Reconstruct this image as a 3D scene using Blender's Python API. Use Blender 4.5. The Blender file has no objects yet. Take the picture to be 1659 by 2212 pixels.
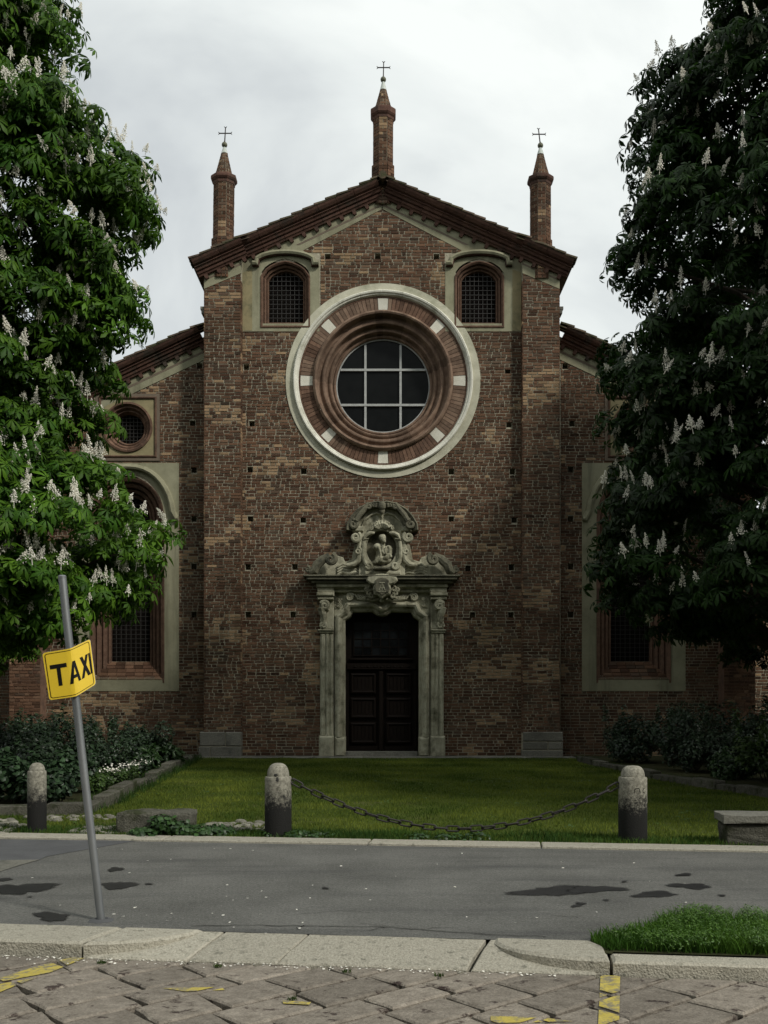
import bpy, bmesh, math, random
import numpy as np
from mathutils import Vector, Matrix, noise
from mathutils.geometry import tessellate_polygon

random.seed(7)
R = math.radians
SC = bpy.context.scene
COL = SC.collection

# ------------------------------------------------------------------ camera
FPX = 2200.0                      # focal length in units of a 1659 px wide picture
EYE = 1.65
cam_d = bpy.data.cameras.new('camera')
cam = bpy.data.objects.new('camera', cam_d)
COL.objects.link(cam)
cam.location = (0, 0, EYE)
cam.rotation_euler = (R(90), 0, 0)
cam_d.sensor_fit = 'HORIZONTAL'
cam_d.sensor_width = 36.0
cam_d.lens = 36.0 * FPX / 1659.0
cam_d.shift_y = (1503 - 1106) / 1659.0
cam_d.shift_x = 0.001
cam_d.clip_start = 0.05
cam_d.clip_end = 2000
SC.camera = cam

# ------------------------------------------------------------------ sky, sun, exposure
SUN_EL, SUN_DIR = R(39), Vector((0.76, -0.65, 0))      # from the right, behind the camera
SUN_STRENGTH, SUN_ANGLE = 2.7, R(7)
SKY_STRENGTH, CLOUD = 0.1, 9.7
w = bpy.data.worlds.new('World'); SC.world = w; w.use_nodes = True
nt = w.node_tree; nt.nodes.clear()
out = nt.nodes.new('ShaderNodeOutputWorld'); bg = nt.nodes.new('ShaderNodeBackground')
sky = nt.nodes.new('ShaderNodeTexSky'); sky.sky_type = 'NISHITA'; sky.sun_disc = False
sky.sun_elevation = SUN_EL
sky.sun_rotation = math.atan2(SUN_DIR.x, SUN_DIR.y)
tc = nt.nodes.new('ShaderNodeTexCoord')
mp = nt.nodes.new('ShaderNodeMapping'); mp.inputs['Scale'].default_value = (1.0, 1.0, 1.5)
mp.inputs['Location'].default_value = (0.35, 0.2, 0.45)
n1 = nt.nodes.new('ShaderNodeTexNoise'); n1.inputs['Scale'].default_value = 2.6
n1.inputs['Detail'].default_value = 6; n1.inputs['Roughness'].default_value = 0.52
n1.inputs['Distortion'].default_value = 0.5
cr = nt.nodes.new('ShaderNodeValToRGB')
cr.color_ramp.elements[0].position = 0.34; cr.color_ramp.elements[0].color = (0.63, 0.67, 0.69, 1)
cr.color_ramp.elements[1].position = 0.62; cr.color_ramp.elements[1].color = (1.04, 1.08, 1.05, 1)
e = cr.color_ramp.elements.new(0.50); e.color = (0.90, 0.945, 0.93, 1)
vm = nt.nodes.new('ShaderNodeVectorMath'); vm.operation = 'SCALE'; vm.inputs['Scale'].default_value = CLOUD
mx = nt.nodes.new('ShaderNodeMix'); mx.data_type = 'RGBA'; mx.inputs['Factor'].default_value = 0.95
L = nt.links
L.new(tc.outputs['Generated'], mp.inputs['Vector']); L.new(mp.outputs[0], n1.inputs['Vector'])
L.new(n1.outputs['Fac'], cr.inputs['Fac']); L.new(cr.outputs['Color'], vm.inputs[0])
L.new(sky.outputs['Color'], mx.inputs['A']); L.new(vm.outputs[0], mx.inputs['B'])
L.new(mx.outputs['Result'], bg.inputs['Color']); bg.inputs['Strength'].default_value = SKY_STRENGTH
L.new(bg.outputs[0], out.inputs['Surface'])
sd = bpy.data.lights.new('sun', 'SUN'); sd.energy = SUN_STRENGTH; sd.angle = SUN_ANGLE
sd.color = (1.0, 0.96, 0.88)
so = bpy.data.objects.new('sun', sd); COL.objects.link(so)
sv = SUN_DIR.normalized() * math.cos(SUN_EL) + Vector((0, 0, math.sin(SUN_EL)))
so.rotation_euler = (-sv).to_track_quat('-Z', 'Y').to_euler()
so.location = sv * 40
SC.view_settings.view_transform = 'Standard'; SC.view_settings.look = 'None'
SC.view_settings.exposure = 0.0; SC.view_settings.gamma = 1.0
SC.view_settings.use_curve_mapping = False
SC.cycles.max_bounces = 6
SC.cycles.transparent_max_bounces = 8

# ------------------------------------------------------------------ helpers
def P(px, py, Y):                 # a measured picture point at distance Y, as world x, z
    return ((px - 828.0) * Y / FPX, EYE + (1503.0 - py) * Y / FPX)

def G(px, py, z=0.0):             # a measured picture point on the ground, as world x, y
    Y = (EYE - z) * FPX / (py - 1503.0)
    return ((px - 828.0) * Y / FPX, Y)

def tag(o, label=None, cat=None, group=None, kind=None):
    if label: o['label'] = label
    if cat: o['category'] = cat
    if group: o['group'] = group
    if kind: o['kind'] = kind
    return o

def empty(name, loc=(0, 0, 0), parent=None):
    o = bpy.data.objects.new(name, None); COL.objects.link(o)
    o.location = loc; o.empty_display_size = 0.2
    if parent: o.parent = parent
    return o

def link(name, mesh, parent=None, loc=(0, 0, 0)):
    o = bpy.data.objects.new(name, mesh); COL.objects.link(o)
    o.location = loc
    if parent: o.parent = parent
    return o

class MB:
    """collects faces for one mesh object"""
    def __init__(s): s.v = []; s.f = []; s.c = []; s.col = (1, 1, 1)
    def add(s, vs, fs):
        o = len(s.v); s.v += [tuple(v) for v in vs]; s.c += [s.col] * len(vs)
        s.f += [tuple(i + o for i in f) for f in fs]
    def box(s, x0, x1, y0, y1, z0, z1, j=0.0):
        q = [(x0,y0,z0),(x1,y0,z0),(x1,y1,z0),(x0,y1,z0),(x0,y0,z1),(x1,y0,z1),(x1,y1,z1),(x0,y1,z1)]
        if j: q = [tuple(c + random.uniform(-j, j) for c in p) for p in q]
        s.add(q, [(0,3,2,1),(4,5,6,7),(0,1,5,4),(1,2,6,5),(2,3,7,6),(3,0,4,7)])
    def prism(s, poly, y0, y1, holes=(), bev=0.0):
        """polygon in x,z pushed from y0 (front) to y1 (back)"""
        loops = [list(poly)] + [list(h) for h in holes]
        flat = [p for l in loops for p in l]
        tris = tessellate_polygon([[Vector((p[0], p[1], 0)) for p in l] for l in loops])
        def up(t):
            a, b, c = (flat[i] for i in t)
            return (b[0]-a[0])*(c[1]-a[1]) - (b[1]-a[1])*(c[0]-a[0])
        fr = []
        for t in tris:
            u = up(t)
            if abs(u) < 1e-9: continue
            fr.append(tuple(t) if u > 0 else tuple(reversed(t)))
        front = [(p[0], y0, p[1]) for p in flat]
        if bev and not holes:
            ins = offset_poly(poly, -bev)
            front = [(p[0], y0, p[1]) for p in ins]
            s.add(front, fr)
            n = len(poly)
            ring = front + [(p[0], y0 + bev, p[1]) for p in poly] + [(p[0], y1, p[1]) for p in poly]
            fs = []
            for i in range(n):
                k = (i + 1) % n
                fs.append((i, k, n + k, n + i)); fs.append((n + i, n + k, 2*n + k, 2*n + i))
            s.add(ring, fs)
            return
        s.add(front, fr)
        for l in loops:
            n = len(l)
            s.add([(p[0], y0, p[1]) for p in l] + [(p[0], y1, p[1]) for p in l],
                  [(i, (i+1) % n, n + (i+1) % n, n + i) for i in range(n)])
    def slab(s, poly, z0, z1, ch=0.012, zf=None):
        """paving stone: polygon in x,y with chamfered upper edge"""
        n = len(poly); zz = (lambda p: z1) if zf is None else zf
        ins = offset_poly(poly, -ch)
        a = [(p[0], p[1], zz(p)) for p in ins]
        b = [(p[0], p[1], zz(p) - ch*0.8) for p in poly]
        c = [(p[0], p[1], z0) for p in poly]
        fs = []
        for i in range(n):
            k = (i + 1) % n
            fs += [(i, k, n+k, n+i)[::-1], (n+i, n+k, 2*n+k, 2*n+i)[::-1]]
        s.add(a + b + c, fs)
        tris = tessellate_polygon([[Vector((p[0], p[1], 0)) for p in ins]])
        o = len(s.v); s.v += a; s.c += [s.col]*n
        for t in tris:
            q, r_, u = (ins[i] for i in t)
            ar = (r_[0]-q[0])*(u[1]-q[1]) - (r_[1]-q[1])*(u[0]-q[0])
            s.f.append(tuple(i+o for i in (t if ar > 0 else tuple(reversed(t)))))
    def sheet(s, poly, z):
        n = len(poly)
        tris = tessellate_polygon([[Vector((p[0], p[1], 0)) for p in poly]])
        o = len(s.v); s.v += [(p[0], p[1], z) for p in poly]; s.c += [s.col]*n
        for t in tris:
            q, r_, u = (poly[i] for i in t)
            ar = (r_[0]-q[0])*(u[1]-q[1]) - (r_[1]-q[1])*(u[0]-q[0])
            s.f.append(tuple(i+o for i in (t if ar > 0 else tuple(reversed(t)))))
    def sweep(s, path, prof, y, closed=False, out=1.0, cap=True):
        """profile [(offset off the path in its plane, y)] along a path in x,z"""
        n = len(path); nr = []
        for i in range(n):
            def nn(a, b):
                dx, dz = b[0]-a[0], b[1]-a[1]; l = math.hypot(dx, dz) or 1
                return (-dz/l*out, dx/l*out)
            if closed: a = nn(path[i-1], path[i]); b = nn(path[i], path[(i+1) % n])
            else:
                b = nn(path[i], path[i+1]) if i < n-1 else nn(path[i-1], path[i])
                a = nn(path[i-1], path[i]) if i > 0 else b
            d = max(0.25, 1 + a[0]*b[0] + a[1]*b[1])
            nr.append(((a[0]+b[0])/d, (a[1]+b[1])/d))
        m = len(prof)
        vs = [(p[0]+q[0]*a, y+b, p[1]+q[1]*a) for p, q in zip(path, nr) for a, b in prof]
        fs = []
        for i in range(n if closed else n-1):
            k = (i+1) % n
            for j in range(m-1): fs.append((i*m+j, k*m+j, k*m+j+1, i*m+j+1))
        if cap and not closed: fs += [tuple(range(m)), tuple(range((n-1)*m, n*m))[::-1]]
        s.add(vs, fs)
    def tube(s, pts, rad, k=6, cap=True):
        n = len(pts); rs = rad if isinstance(rad, (list, tuple)) else [rad]*n
        pts = [Vector(p) for p in pts]; vs = []; prev = None
        for i, p in enumerate(pts):
            d = (pts[min(i+1, n-1)] - pts[max(i-1, 0)]).normalized()
            if prev is None:
                a = Vector((0, 0, 1)) if abs(d.z) < 0.9 else Vector((1, 0, 0)); u = d.cross(a).normalized()
            else:
                u = (prev - d*prev.dot(d)); u = u.normalized() if u.length > 1e-6 else d.orthogonal().normalized()
            prev = u; v = d.cross(u)
            for j in range(k):
                t = 2*math.pi*j/k; vs.append(p + (u*math.cos(t) + v*math.sin(t))*rs[i])
        fs = [(i*k+j, i*k+(j+1) % k, (i+1)*k+(j+1) % k, (i+1)*k+j) for i in range(n-1) for j in range(k)]
        if cap: fs += [tuple(range(k))[::-1], tuple(range((n-1)*k, n*k))]
        s.add(vs, fs)
    def lathe(s, prof, c=(0, 0, 0), k=24, axis='z', a0=0.0, a1=2*math.pi):
        """profile [(radius, height)] turned about z (or about y, height = y)"""
        full = abs(a1-a0-2*math.pi) < 1e-6; kk = k if full else k+1; m = len(prof); vs = []
        for i in range(kk):
            t = a0 + (a1-a0)*i/k
            for r, h in prof:
                if axis == 'z': vs.append((c[0]+r*math.cos(t), c[1]+r*math.sin(t), c[2]+h))
                else: vs.append((c[0]+r*math.cos(t), c[1]+h, c[2]+r*math.sin(t)))
        fs = []
        for i in range(k):
            q = (i+1) % kk
            for j in range(m-1):
                f = (i*m+j, q*m+j, q*m+j+1, i*m+j+1)
                fs.append(f if axis == 'z' else f)
        s.add(vs, fs)
    def ball(s, c, r, k=10, rot=None):
        rx, ry, rz = r if isinstance(r, (tuple, list)) else (r, r, r); m = max(4, k//2); vs = []; fs = []
        for i in range(m+1):
            a = math.pi*i/m
            for j in range(k):
                b = 2*math.pi*j/k
                p = Vector((rx*math.sin(a)*math.cos(b), ry*math.sin(a)*math.sin(b), rz*math.cos(a)))
                if rot: p = rot @ p
                vs.append((c[0]+p.x, c[1]+p.y, c[2]+p.z))
        for i in range(m):
            for j in range(k): fs.append((i*k+j, (i+1)*k+j, (i+1)*k+(j+1) % k, i*k+(j+1) % k))
        s.add(vs, fs)
    def mesh(s, name, m, smooth=False, fix=True):
        me = bpy.data.meshes.new(name); me.from_pydata(s.v, [], s.f)
        if fix:
            bm = bmesh.new(); bm.from_mesh(me); bmesh.ops.remove_doubles(bm, verts=bm.verts, dist=1e-5) if smooth else None
            bmesh.ops.recalc_face_normals(bm, faces=bm.faces); bm.to_mesh(me); bm.free()
        else:
            ca = me.color_attributes.new('Col', 'FLOAT_COLOR', 'POINT')
            ca.data.foreach_set('color', np.array([(*c, 1.0) for c in s.c], dtype=np.float32).ravel())
        if smooth:
            me.polygons.foreach_set('use_smooth', [True]*len(me.polygons))
        me.materials.append(m); me.update()
        return me
    def build(s, name, m, parent=None, smooth=False, fix=True):
        o = link(name, s.mesh(name, m, smooth, fix), parent)
        if smooth and fix:
            md = o.modifiers.new('edges', 'EDGE_SPLIT'); md.split_angle = R(38)
        return o

def offset_poly(poly, d):
    n = len(poly)
    ar = sum(poly[i][0]*poly[(i+1) % n][1] - poly[(i+1) % n][0]*poly[i][1] for i in range(n))
    sg = 1 if ar > 0 else -1; res = []
    for i in range(n):
        a, b, c = poly[i-1], poly[i], poly[(i+1) % n]
        def nn(p, q):
            dx, dy = q[0]-p[0], q[1]-p[1]; l = math.hypot(dx, dy) or 1; return (dy/l*sg, -dx/l*sg)
        u, v = nn(a, b), nn(b, c); k = max(0.35, 1+u[0]*v[0]+u[1]*v[1])
        res.append((b[0]+(u[0]+v[0])/k*d, b[1]+(u[1]+v[1])/k*d))
    return res

def arc(cx, cz, r, a0, a1, n, rz=None):
    rz = r if rz is None else rz
    return [(cx + r*math.cos(R(a0+(a1-a0)*i/n)), cz + rz*math.sin(R(a0+(a1-a0)*i/n))) for i in range(n+1)]

def np_mesh(name, verts, tris, cols, m):
    me = bpy.data.meshes.new(name)
    nv, nf = len(verts), len(tris); k = tris.shape[1]
    me.vertices.add(nv); me.vertices.foreach_set('co', verts.astype(np.float32).ravel())
    me.loops.add(nf*k); me.loops.foreach_set('vertex_index', tris.astype(np.int32).ravel())
    me.polygons.add(nf)
    me.polygons.foreach_set('loop_start', np.arange(0, nf*k, k, dtype=np.int32))
    me.polygons.foreach_set('loop_total', np.full(nf, k, dtype=np.int32))
    if cols is not None:
        ca = me.color_attributes.new('Col', 'FLOAT_COLOR', 'POINT')
        ca.data.foreach_set('color', np.concatenate([cols, np.ones((nv, 1))], 1).astype(np.float32).ravel())
    me.materials.append(m); me.update(calc_edges=True)
    return me

# ------------------------------------------------------------------ materials
MATS = {}
def mat(name, c1, c2=None, scale=6.0, rough=0.85, bump=0.3, bscale=60.0, bdist=0.01, attr=False, rnd=0.0,
        spec=0.3, metal=0.0, stain=None, stain_scale=1.2, stain_pos=(0.5, 0.62), stretch=(1, 1, 1), trans=0.0, coord='world', detail=6, grain=None, streak=None, streak_map=(2.6, 2.6, 0.22), streak_pos=(0.52, 0.74)):
    m = bpy.data.materials.new(name); m.use_nodes = True; t = m.node_tree; b = t.nodes['Principled BSDF']
    N = t.nodes.new; K = t.links.new
    if coord == 'world': g = N('ShaderNodeNewGeometry').outputs['Position']
    else: g = N('ShaderNodeTexCoord').outputs['Object']
    mpn = N('ShaderNodeMapping'); mpn.inputs['Scale'].default_value = stretch; K(g, mpn.inputs['Vector']); g = mpn.outputs[0]
    nz = N('ShaderNodeTexNoise'); nz.inputs['Scale'].default_value = scale; nz.inputs['Detail'].default_value = detail
    nz.inputs['Roughness'].default_value = 0.65; K(g, nz.inputs['Vector'])
    r = N('ShaderNodeValToRGB'); r.color_ramp.elements[0].position = 0.3; r.color_ramp.elements[1].position = 0.7
    r.color_ramp.elements[0].color = (*c1, 1); r.color_ramp.elements[1].color = (*(c2 or c1), 1)
    K(nz.outputs['Fac'], r.inputs['Fac']); c = r.outputs['Color']
    if stain:
        n2 = N('ShaderNodeTexNoise'); n2.inputs['Scale'].default_value = stain_scale; n2.inputs['Detail'].default_value = 8
        n2.inputs['Roughness'].default_value = 0.7; K(g, n2.inputs['Vector'])
        r2 = N('ShaderNodeValToRGB'); r2.color_ramp.elements[0].position = stain_pos[0]; r2.color_ramp.elements[1].position = stain_pos[1]
        r2.color_ramp.elements[0].color = (0, 0, 0, 1); r2.color_ramp.elements[1].color = (1, 1, 1, 1)
        K(n2.outputs['Fac'], r2.inputs['Fac'])
        x = N('ShaderNodeMix'); x.data_type = 'RGBA'; x.inputs['B'].default_value = (*stain, 1)
        K(r2.outputs['Color'], x.inputs['Factor']); K(c, x.inputs['A']); c = x.outputs['Result']
    if streak:
        mp2 = N('ShaderNodeMapping'); mp2.inputs['Scale'].default_value = streak_map; K(N('ShaderNodeNewGeometry').outputs['Position'], mp2.inputs['Vector'])
        n4 = N('ShaderNodeTexNoise'); n4.inputs['Scale'].default_value = 1.0; n4.inputs['Detail'].default_value = 7; n4.inputs['Roughness'].default_value = 0.62; K(mp2.outputs[0], n4.inputs['Vector'])
        r4 = N('ShaderNodeMapRange'); r4.inputs['From Min'].default_value = streak_pos[0]; r4.inputs['From Max'].default_value = streak_pos[1]; K(n4.outputs['Fac'], r4.inputs['Value'])
        x = N('ShaderNodeMix'); x.data_type = 'RGBA'; x.inputs['B'].default_value = (*streak, 1)
        K(r4.outputs[0], x.inputs['Factor']); K(c, x.inputs['A']); c = x.outputs['Result']
    if attr:
        a = N('ShaderNodeVertexColor'); a.layer_name = 'Col'
        x = N('ShaderNodeMix'); x.data_type = 'RGBA'; x.blend_type = 'MULTIPLY'; x.inputs['Factor'].default_value = 1
        K(c, x.inputs['A']); K(a.outputs['Color'], x.inputs['B']); c = x.outputs['Result']
    if grain:
        n5 = N('ShaderNodeTexNoise'); n5.inputs['Scale'].default_value = grain[0]; n5.inputs['Detail'].default_value = 3; n5.inputs['Roughness'].default_value = 0.8; K(g, n5.inputs['Vector'])
        r5 = N('ShaderNodeMapRange'); r5.inputs['From Min'].default_value = 0.3; r5.inputs['From Max'].default_value = 0.7; r5.inputs['To Min'].default_value = grain[1]; r5.inputs['To Max'].default_value = grain[2]; K(n5.outputs['Fac'], r5.inputs['Value'])
        x = N('ShaderNodeVectorMath'); x.operation = 'SCALE'; K(c, x.inputs[0]); K(r5.outputs[0], x.inputs['Scale']); c = x.outputs[0]
    if rnd:
        oi = N('ShaderNodeObjectInfo'); mr = N('ShaderNodeMapRange')
        mr.inputs['To Min'].default_value = 1-rnd; mr.inputs['To Max'].default_value = 1+rnd
        K(oi.outputs['Random'], mr.inputs['Value'])
        x = N('ShaderNodeVectorMath'); x.operation = 'SCALE'; K(c, x.inputs[0]); K(mr.outputs[0], x.inputs['Scale']); c = x.outputs[0]
    K(c, b.inputs['Base Color'])
    b.inputs['Roughness'].default_value = rough; b.inputs['Specular IOR Level'].default_value = spec
    b.inputs['Metallic'].default_value = metal
    if bump:
        n3 = N('ShaderNodeTexNoise'); n3.inputs['Scale'].default_value = bscale; n3.inputs['Detail'].default_value = 4
        K(g, n3.inputs['Vector']); bp = N('ShaderNodeBump'); bp.inputs['Strength'].default_value = bump
        bp.inputs['Distance'].default_value = bdist; K(n3.outputs['Fac'], bp.inputs['Height']); K(bp.outputs[0], b.inputs['Normal'])
    if trans:
        tr = N('ShaderNodeBsdfTranslucent'); K(c, tr.inputs['Color']); ms = N('ShaderNodeMixShader'); ms.inputs[0].default_value = trans
        K(b.outputs[0], ms.inputs[1]); K(tr.outputs[0], ms.inputs[2]); K(ms.outputs[0], t.nodes['Material Output'].inputs['Surface'])
    MATS[name] = m
    return m

mat('brick', (0.82, 0.80, 0.78), (1.12, 1.10, 1.08), 25, 0.92, 0.6, 90, 0.01, attr=True, spec=0.15, stain=(0.62, 0.64, 0.56), stain_scale=0.55, stain_pos=(0.52, 0.75), streak=(0.48, 0.47, 0.44))
mat('mortar', (0.25, 0.23, 0.17), (0.43, 0.40, 0.305), 14, 0.95, 0.6, 120, 0.01, spec=0.1, stain=(0.075, 0.066, 0.048), stain_scale=0.8, stain_pos=(0.50, 0.74))
mat('terracotta', (0.092, 0.053, 0.037), (0.170, 0.105, 0.072), 9, 0.9, 0.5, 70, 0.01, rnd=0.28, spec=0.15, stain=(0.06, 0.042, 0.034), stain_scale=1.6, stain_pos=(0.52, 0.72))
mat('terracotta_ring', (0.120, 0.077, 0.055), (0.215, 0.150, 0.107), 7, 0.88, 0.5, 70, 0.01, rnd=0.3, spec=0.15)
mat('cornice', (0.065, 0.034, 0.027), (0.12, 0.068, 0.050), 8, 0.9, 0.5, 60, 0.01, rnd=0.22, spec=0.15, stain=(0.05, 0.04, 0.032), stain_scale=1.6)
mat('plaster', (0.215, 0.208, 0.138), (0.335, 0.325, 0.225), 2.2, 0.95, 0.35, 60, 0.008, spec=0.1, stain=(0.145, 0.135, 0.085), stain_scale=1.1, stain_pos=(0.5, 0.72), streak=(0.13, 0.125, 0.085))
mat('plaster_ochre', (0.225, 0.195, 0.11), (0.32, 0.275, 0.16), 2.0, 0.95, 0.3, 60, 0.008, spec=0.1, stain=(0.16, 0.15, 0.09))
mat('plaster_brown', (0.13, 0.105, 0.08), (0.18, 0.145, 0.11), 3.0, 0.95, 0.3, 60, 0.008, spec=0.1)
mat('pale_stone', (0.56, 0.55, 0.46), (0.74, 0.73, 0.64), 4.0, 0.85, 0.3, 60, 0.008, spec=0.2, stain=(0.30, 0.30, 0.22), stain_scale=1.5, stain_pos=(0.55, 0.75), streak=(0.26, 0.26, 0.19))
mat('ring_plaster', (0.38, 0.37, 0.28), (0.56, 0.545, 0.43), 2.5, 0.92, 0.3, 60, 0.008, spec=0.1, stain=(0.26, 0.27, 0.19), stain_scale=1.3, stain_pos=(0.52, 0.72))
mat('white_stone', (0.52, 0.505, 0.42), (0.66, 0.645, 0.56), 5.0, 0.8, 0.2, 60, 0.006, rnd=0.1, spec=0.25)
mat('portal_stone', (0.29, 0.28, 0.20), (0.45, 0.435, 0.325), 5.0, 0.88, 0.6, 45, 0.015, spec=0.2, stain=(0.10, 0.095, 0.06), stain_scale=2.6, stain_pos=(0.48, 0.66), streak=(0.12, 0.115, 0.075))
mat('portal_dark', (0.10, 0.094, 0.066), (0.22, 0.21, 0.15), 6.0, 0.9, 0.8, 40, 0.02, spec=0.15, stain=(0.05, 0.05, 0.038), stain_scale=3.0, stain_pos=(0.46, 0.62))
mat('granite', (0.11, 0.108, 0.09), (0.215, 0.21, 0.178), 40, 0.88, 0.7, 60, 0.02, spec=0.2, rnd=0.15, stain=(0.10, 0.10, 0.085), stain_scale=2.0)
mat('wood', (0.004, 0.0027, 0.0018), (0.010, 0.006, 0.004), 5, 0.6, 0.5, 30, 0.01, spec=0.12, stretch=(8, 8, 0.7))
mat('tile', (0.055, 0.042, 0.034), (0.12, 0.085, 0.06), 7, 0.95, 0.7, 40, 0.02, rnd=0.25, spec=0.1, stain=(0.055, 0.055, 0.03), stain_scale=3, stain_pos=(0.45, 0.6))
mat('iron', (0.015, 0.014, 0.013), (0.035, 0.03, 0.027), 30, 0.65, 0.4, 80, 0.004, spec=0.4)
mat('iron_grille', (0.030, 0.028, 0.026), (0.055, 0.052, 0.048), 30, 0.6, 0.2, 80, 0.004, spec=0.4)
mat('copper_cap', (0.38, 0.42, 0.38), (0.55, 0.58, 0.54), 9, 0.5, 0.3, 50, 0.004, spec=0.4, stain=(0.14, 0.20, 0.16), stain_scale=7)
mat('bronze', (0.075, 0.08, 0.05), (0.13, 0.13, 0.08), 12, 0.6, 0.3, 50, 0.004, spec=0.4)
mat('muntin', (0.30, 0.31, 0.30), (0.44, 0.45, 0.43), 9, 0.5, 0.2, 50, 0.004, spec=0.4)
mat('dark_glass', (0.004, 0.005, 0.005), (0.008, 0.009, 0.009), 3, 0.3, 0.05, 3, 0.02, spec=0.12)
mat('door_glass', (0.004, 0.005, 0.006), (0.010, 0.012, 0.013), 3, 0.2, 0.05, 3, 0.02, spec=0.15, rnd=0.6)
mat('painted_dark_inside', (0.006, 0.005, 0.004), (0.010, 0.008, 0.007), 5, 0.95, 0, spec=0.05)  # near-black sheet colour standing in for the unlit interior
mat('asphalt', (0.092, 0.092, 0.083), (0.162, 0.161, 0.147), 0.9, 0.84, 1.0, 150, 0.012, spec=0.3, stain=(0.25, 0.25, 0.235), stain_scale=95, stain_pos=(0.58, 0.66), detail=10, streak=(0.075, 0.075, 0.072), streak_map=(0.35, 2.2, 1), grain=(48, 0.62, 1.42))
mat('asphalt_dark', (0.075, 0.077, 0.08), (0.11, 0.112, 0.115), 2.5, 0.86, 0.7, 260, 0.006, spec=0.3, stain=(0.15, 0.15, 0.15), stain_scale=170, stain_pos=(0.62, 0.7))
mat('stain', (0.012, 0.012, 0.012), (0.032, 0.032, 0.032), 9, 0.42, 0.4, 200, 0.004, spec=0.4)
def soften_stain():
    m = MATS['stain']; t = m.node_tree; N = t.nodes.new; K = t.links.new; b = t.nodes['Principled BSDF']
    a = N('ShaderNodeVertexColor'); a.layer_name = 'Col'; g_ = N('ShaderNodeNewGeometry'); n = N('ShaderNodeTexNoise'); n.inputs['Scale'].default_value = 9; n.inputs['Detail'].default_value = 9; n.inputs['Roughness'].default_value = 0.8
    mp_ = N('ShaderNodeMapping'); mp_.inputs['Scale'].default_value = (0.7, 1.3, 1); K(g_.outputs['Position'], mp_.inputs['Vector']); K(mp_.outputs[0], n.inputs['Vector']); ad = N('ShaderNodeMath'); ad.operation = 'ADD'; K(a.outputs['Color'], ad.inputs[0]); K(n.outputs['Fac'], ad.inputs[1])
    mr = N('ShaderNodeMapRange'); mr.inputs['From Min'].default_value = 0.86; mr.inputs['From Max'].default_value = 1.16; mr.inputs['To Max'].default_value = 0.94; K(ad.outputs[0], mr.inputs['Value'])
    tr = N('ShaderNodeBsdfTransparent'); ms = N('ShaderNodeMixShader'); K(mr.outputs[0], ms.inputs[0]); K(tr.outputs[0], ms.inputs[1]); K(b.outputs[0], ms.inputs[2]); K(ms.outputs[0], t.nodes['Material Output'].inputs['Surface'])
soften_stain()
mat('scar', (0.022, 0.022, 0.02), (0.05, 0.05, 0.045), 9, 0.8, 0.4, 200, 0.004, spec=0.2)
mat('crack', (0.012, 0.012, 0.011), (0.03, 0.03, 0.027), 20, 0.95, 0, spec=0.05)
mat('leaf_painted_shade', (0.009, 0.026, 0.004), (0.022, 0.056, 0.008), 0.8, 0.55, 0, rnd=0.3, spec=0.2, trans=0.33)  # chestnut leaf colour with the right tree's shade painted in
mat('old_granite', (0.055, 0.055, 0.043), (0.125, 0.12, 0.098), 30, 0.9, 0.8, 60, 0.02, spec=0.15, rnd=0.25, stain=(0.035, 0.04, 0.02), stain_scale=3.0)
mat('kerb_granite', (0.265, 0.248, 0.198), (0.45, 0.425, 0.35), 55, 0.85, 0.9, 70, 0.015, spec=0.2, rnd=0.1, stain=(0.17, 0.165, 0.13), stain_scale=14, stain_pos=(0.55, 0.68))
mat('setts', (0.148, 0.128, 0.103), (0.262, 0.232, 0.192), 13, 0.82, 0.8, 55, 0.015, spec=0.25, rnd=0.2, stain=(0.045, 0.032, 0.027), stain_scale=8.0, stain_pos=(0.575, 0.635), stretch=(0.8, 1, 1), grain=(70, 0.72, 1.25))
mat('cobble', (0.12, 0.115, 0.09), (0.25, 0.24, 0.20), 18, 0.85, 0.5, 70, 0.01, rnd=0.3, spec=0.2)
mat('joint', (0.035, 0.033, 0.026), (0.075, 0.07, 0.055), 12, 0.95, 0.6, 60, 0.02, spec=0.1, stain=(0.05, 0.065, 0.022), stain_scale=3.5, stain_pos=(0.5, 0.6))
mat('yellow_paint', (0.36, 0.285, 0.055), (0.52, 0.43, 0.10), 12, 0.75, 0.4, 80, 0.006, spec=0.3, stain=(0.20, 0.178, 0.12), stain_scale=18, stain_pos=(0.46, 0.58))
mat('soil', (0.022, 0.025, 0.012), (0.045, 0.045, 0.022), 3, 0.97, 0.7, 20, 0.03, spec=0.05)
mat('turf', (0.036, 0.058, 0.011), (0.085, 0.108, 0.022), 1.2, 0.97, 0.8, 50, 0.03, spec=0.05, stain=(0.10, 0.10, 0.045), stain_scale=1.0, stain_pos=(0.55, 0.7))
mat('grass', (0.85, 0.9, 0.8), (1.1, 1.08, 1.1), 1.1, 0.75, 0, attr=True, spec=0.2, trans=0.3)
mat('leaf', (0.85, 0.88, 0.8), (1.12, 1.08, 1.1), 0.8, 0.55, 0, attr=True, spec=0.2, trans=0.35)
mat('leaf_single', (0.028, 0.085, 0.008), (0.055, 0.135, 0.014), 0.8, 0.55, 0, rnd=0.3, spec=0.2, trans=0.35)
mat('shrub_leaf', (0.85, 0.88, 0.8), (1.12, 1.08, 1.1), 2, 0.45, 0, attr=True, spec=0.4, trans=0.25)
mat('petal', (0.84, 0.81, 0.70), (0.93, 0.91, 0.84), 9, 0.8, 0, spec=0.1, trans=0.2, rnd=0.08)
mat('bark', (0.03, 0.025, 0.02), (0.07, 0.058, 0.045), 6, 0.95, 0.9, 18, 0.03, stretch=(3, 3, 0.6), spec=0.1)
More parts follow.
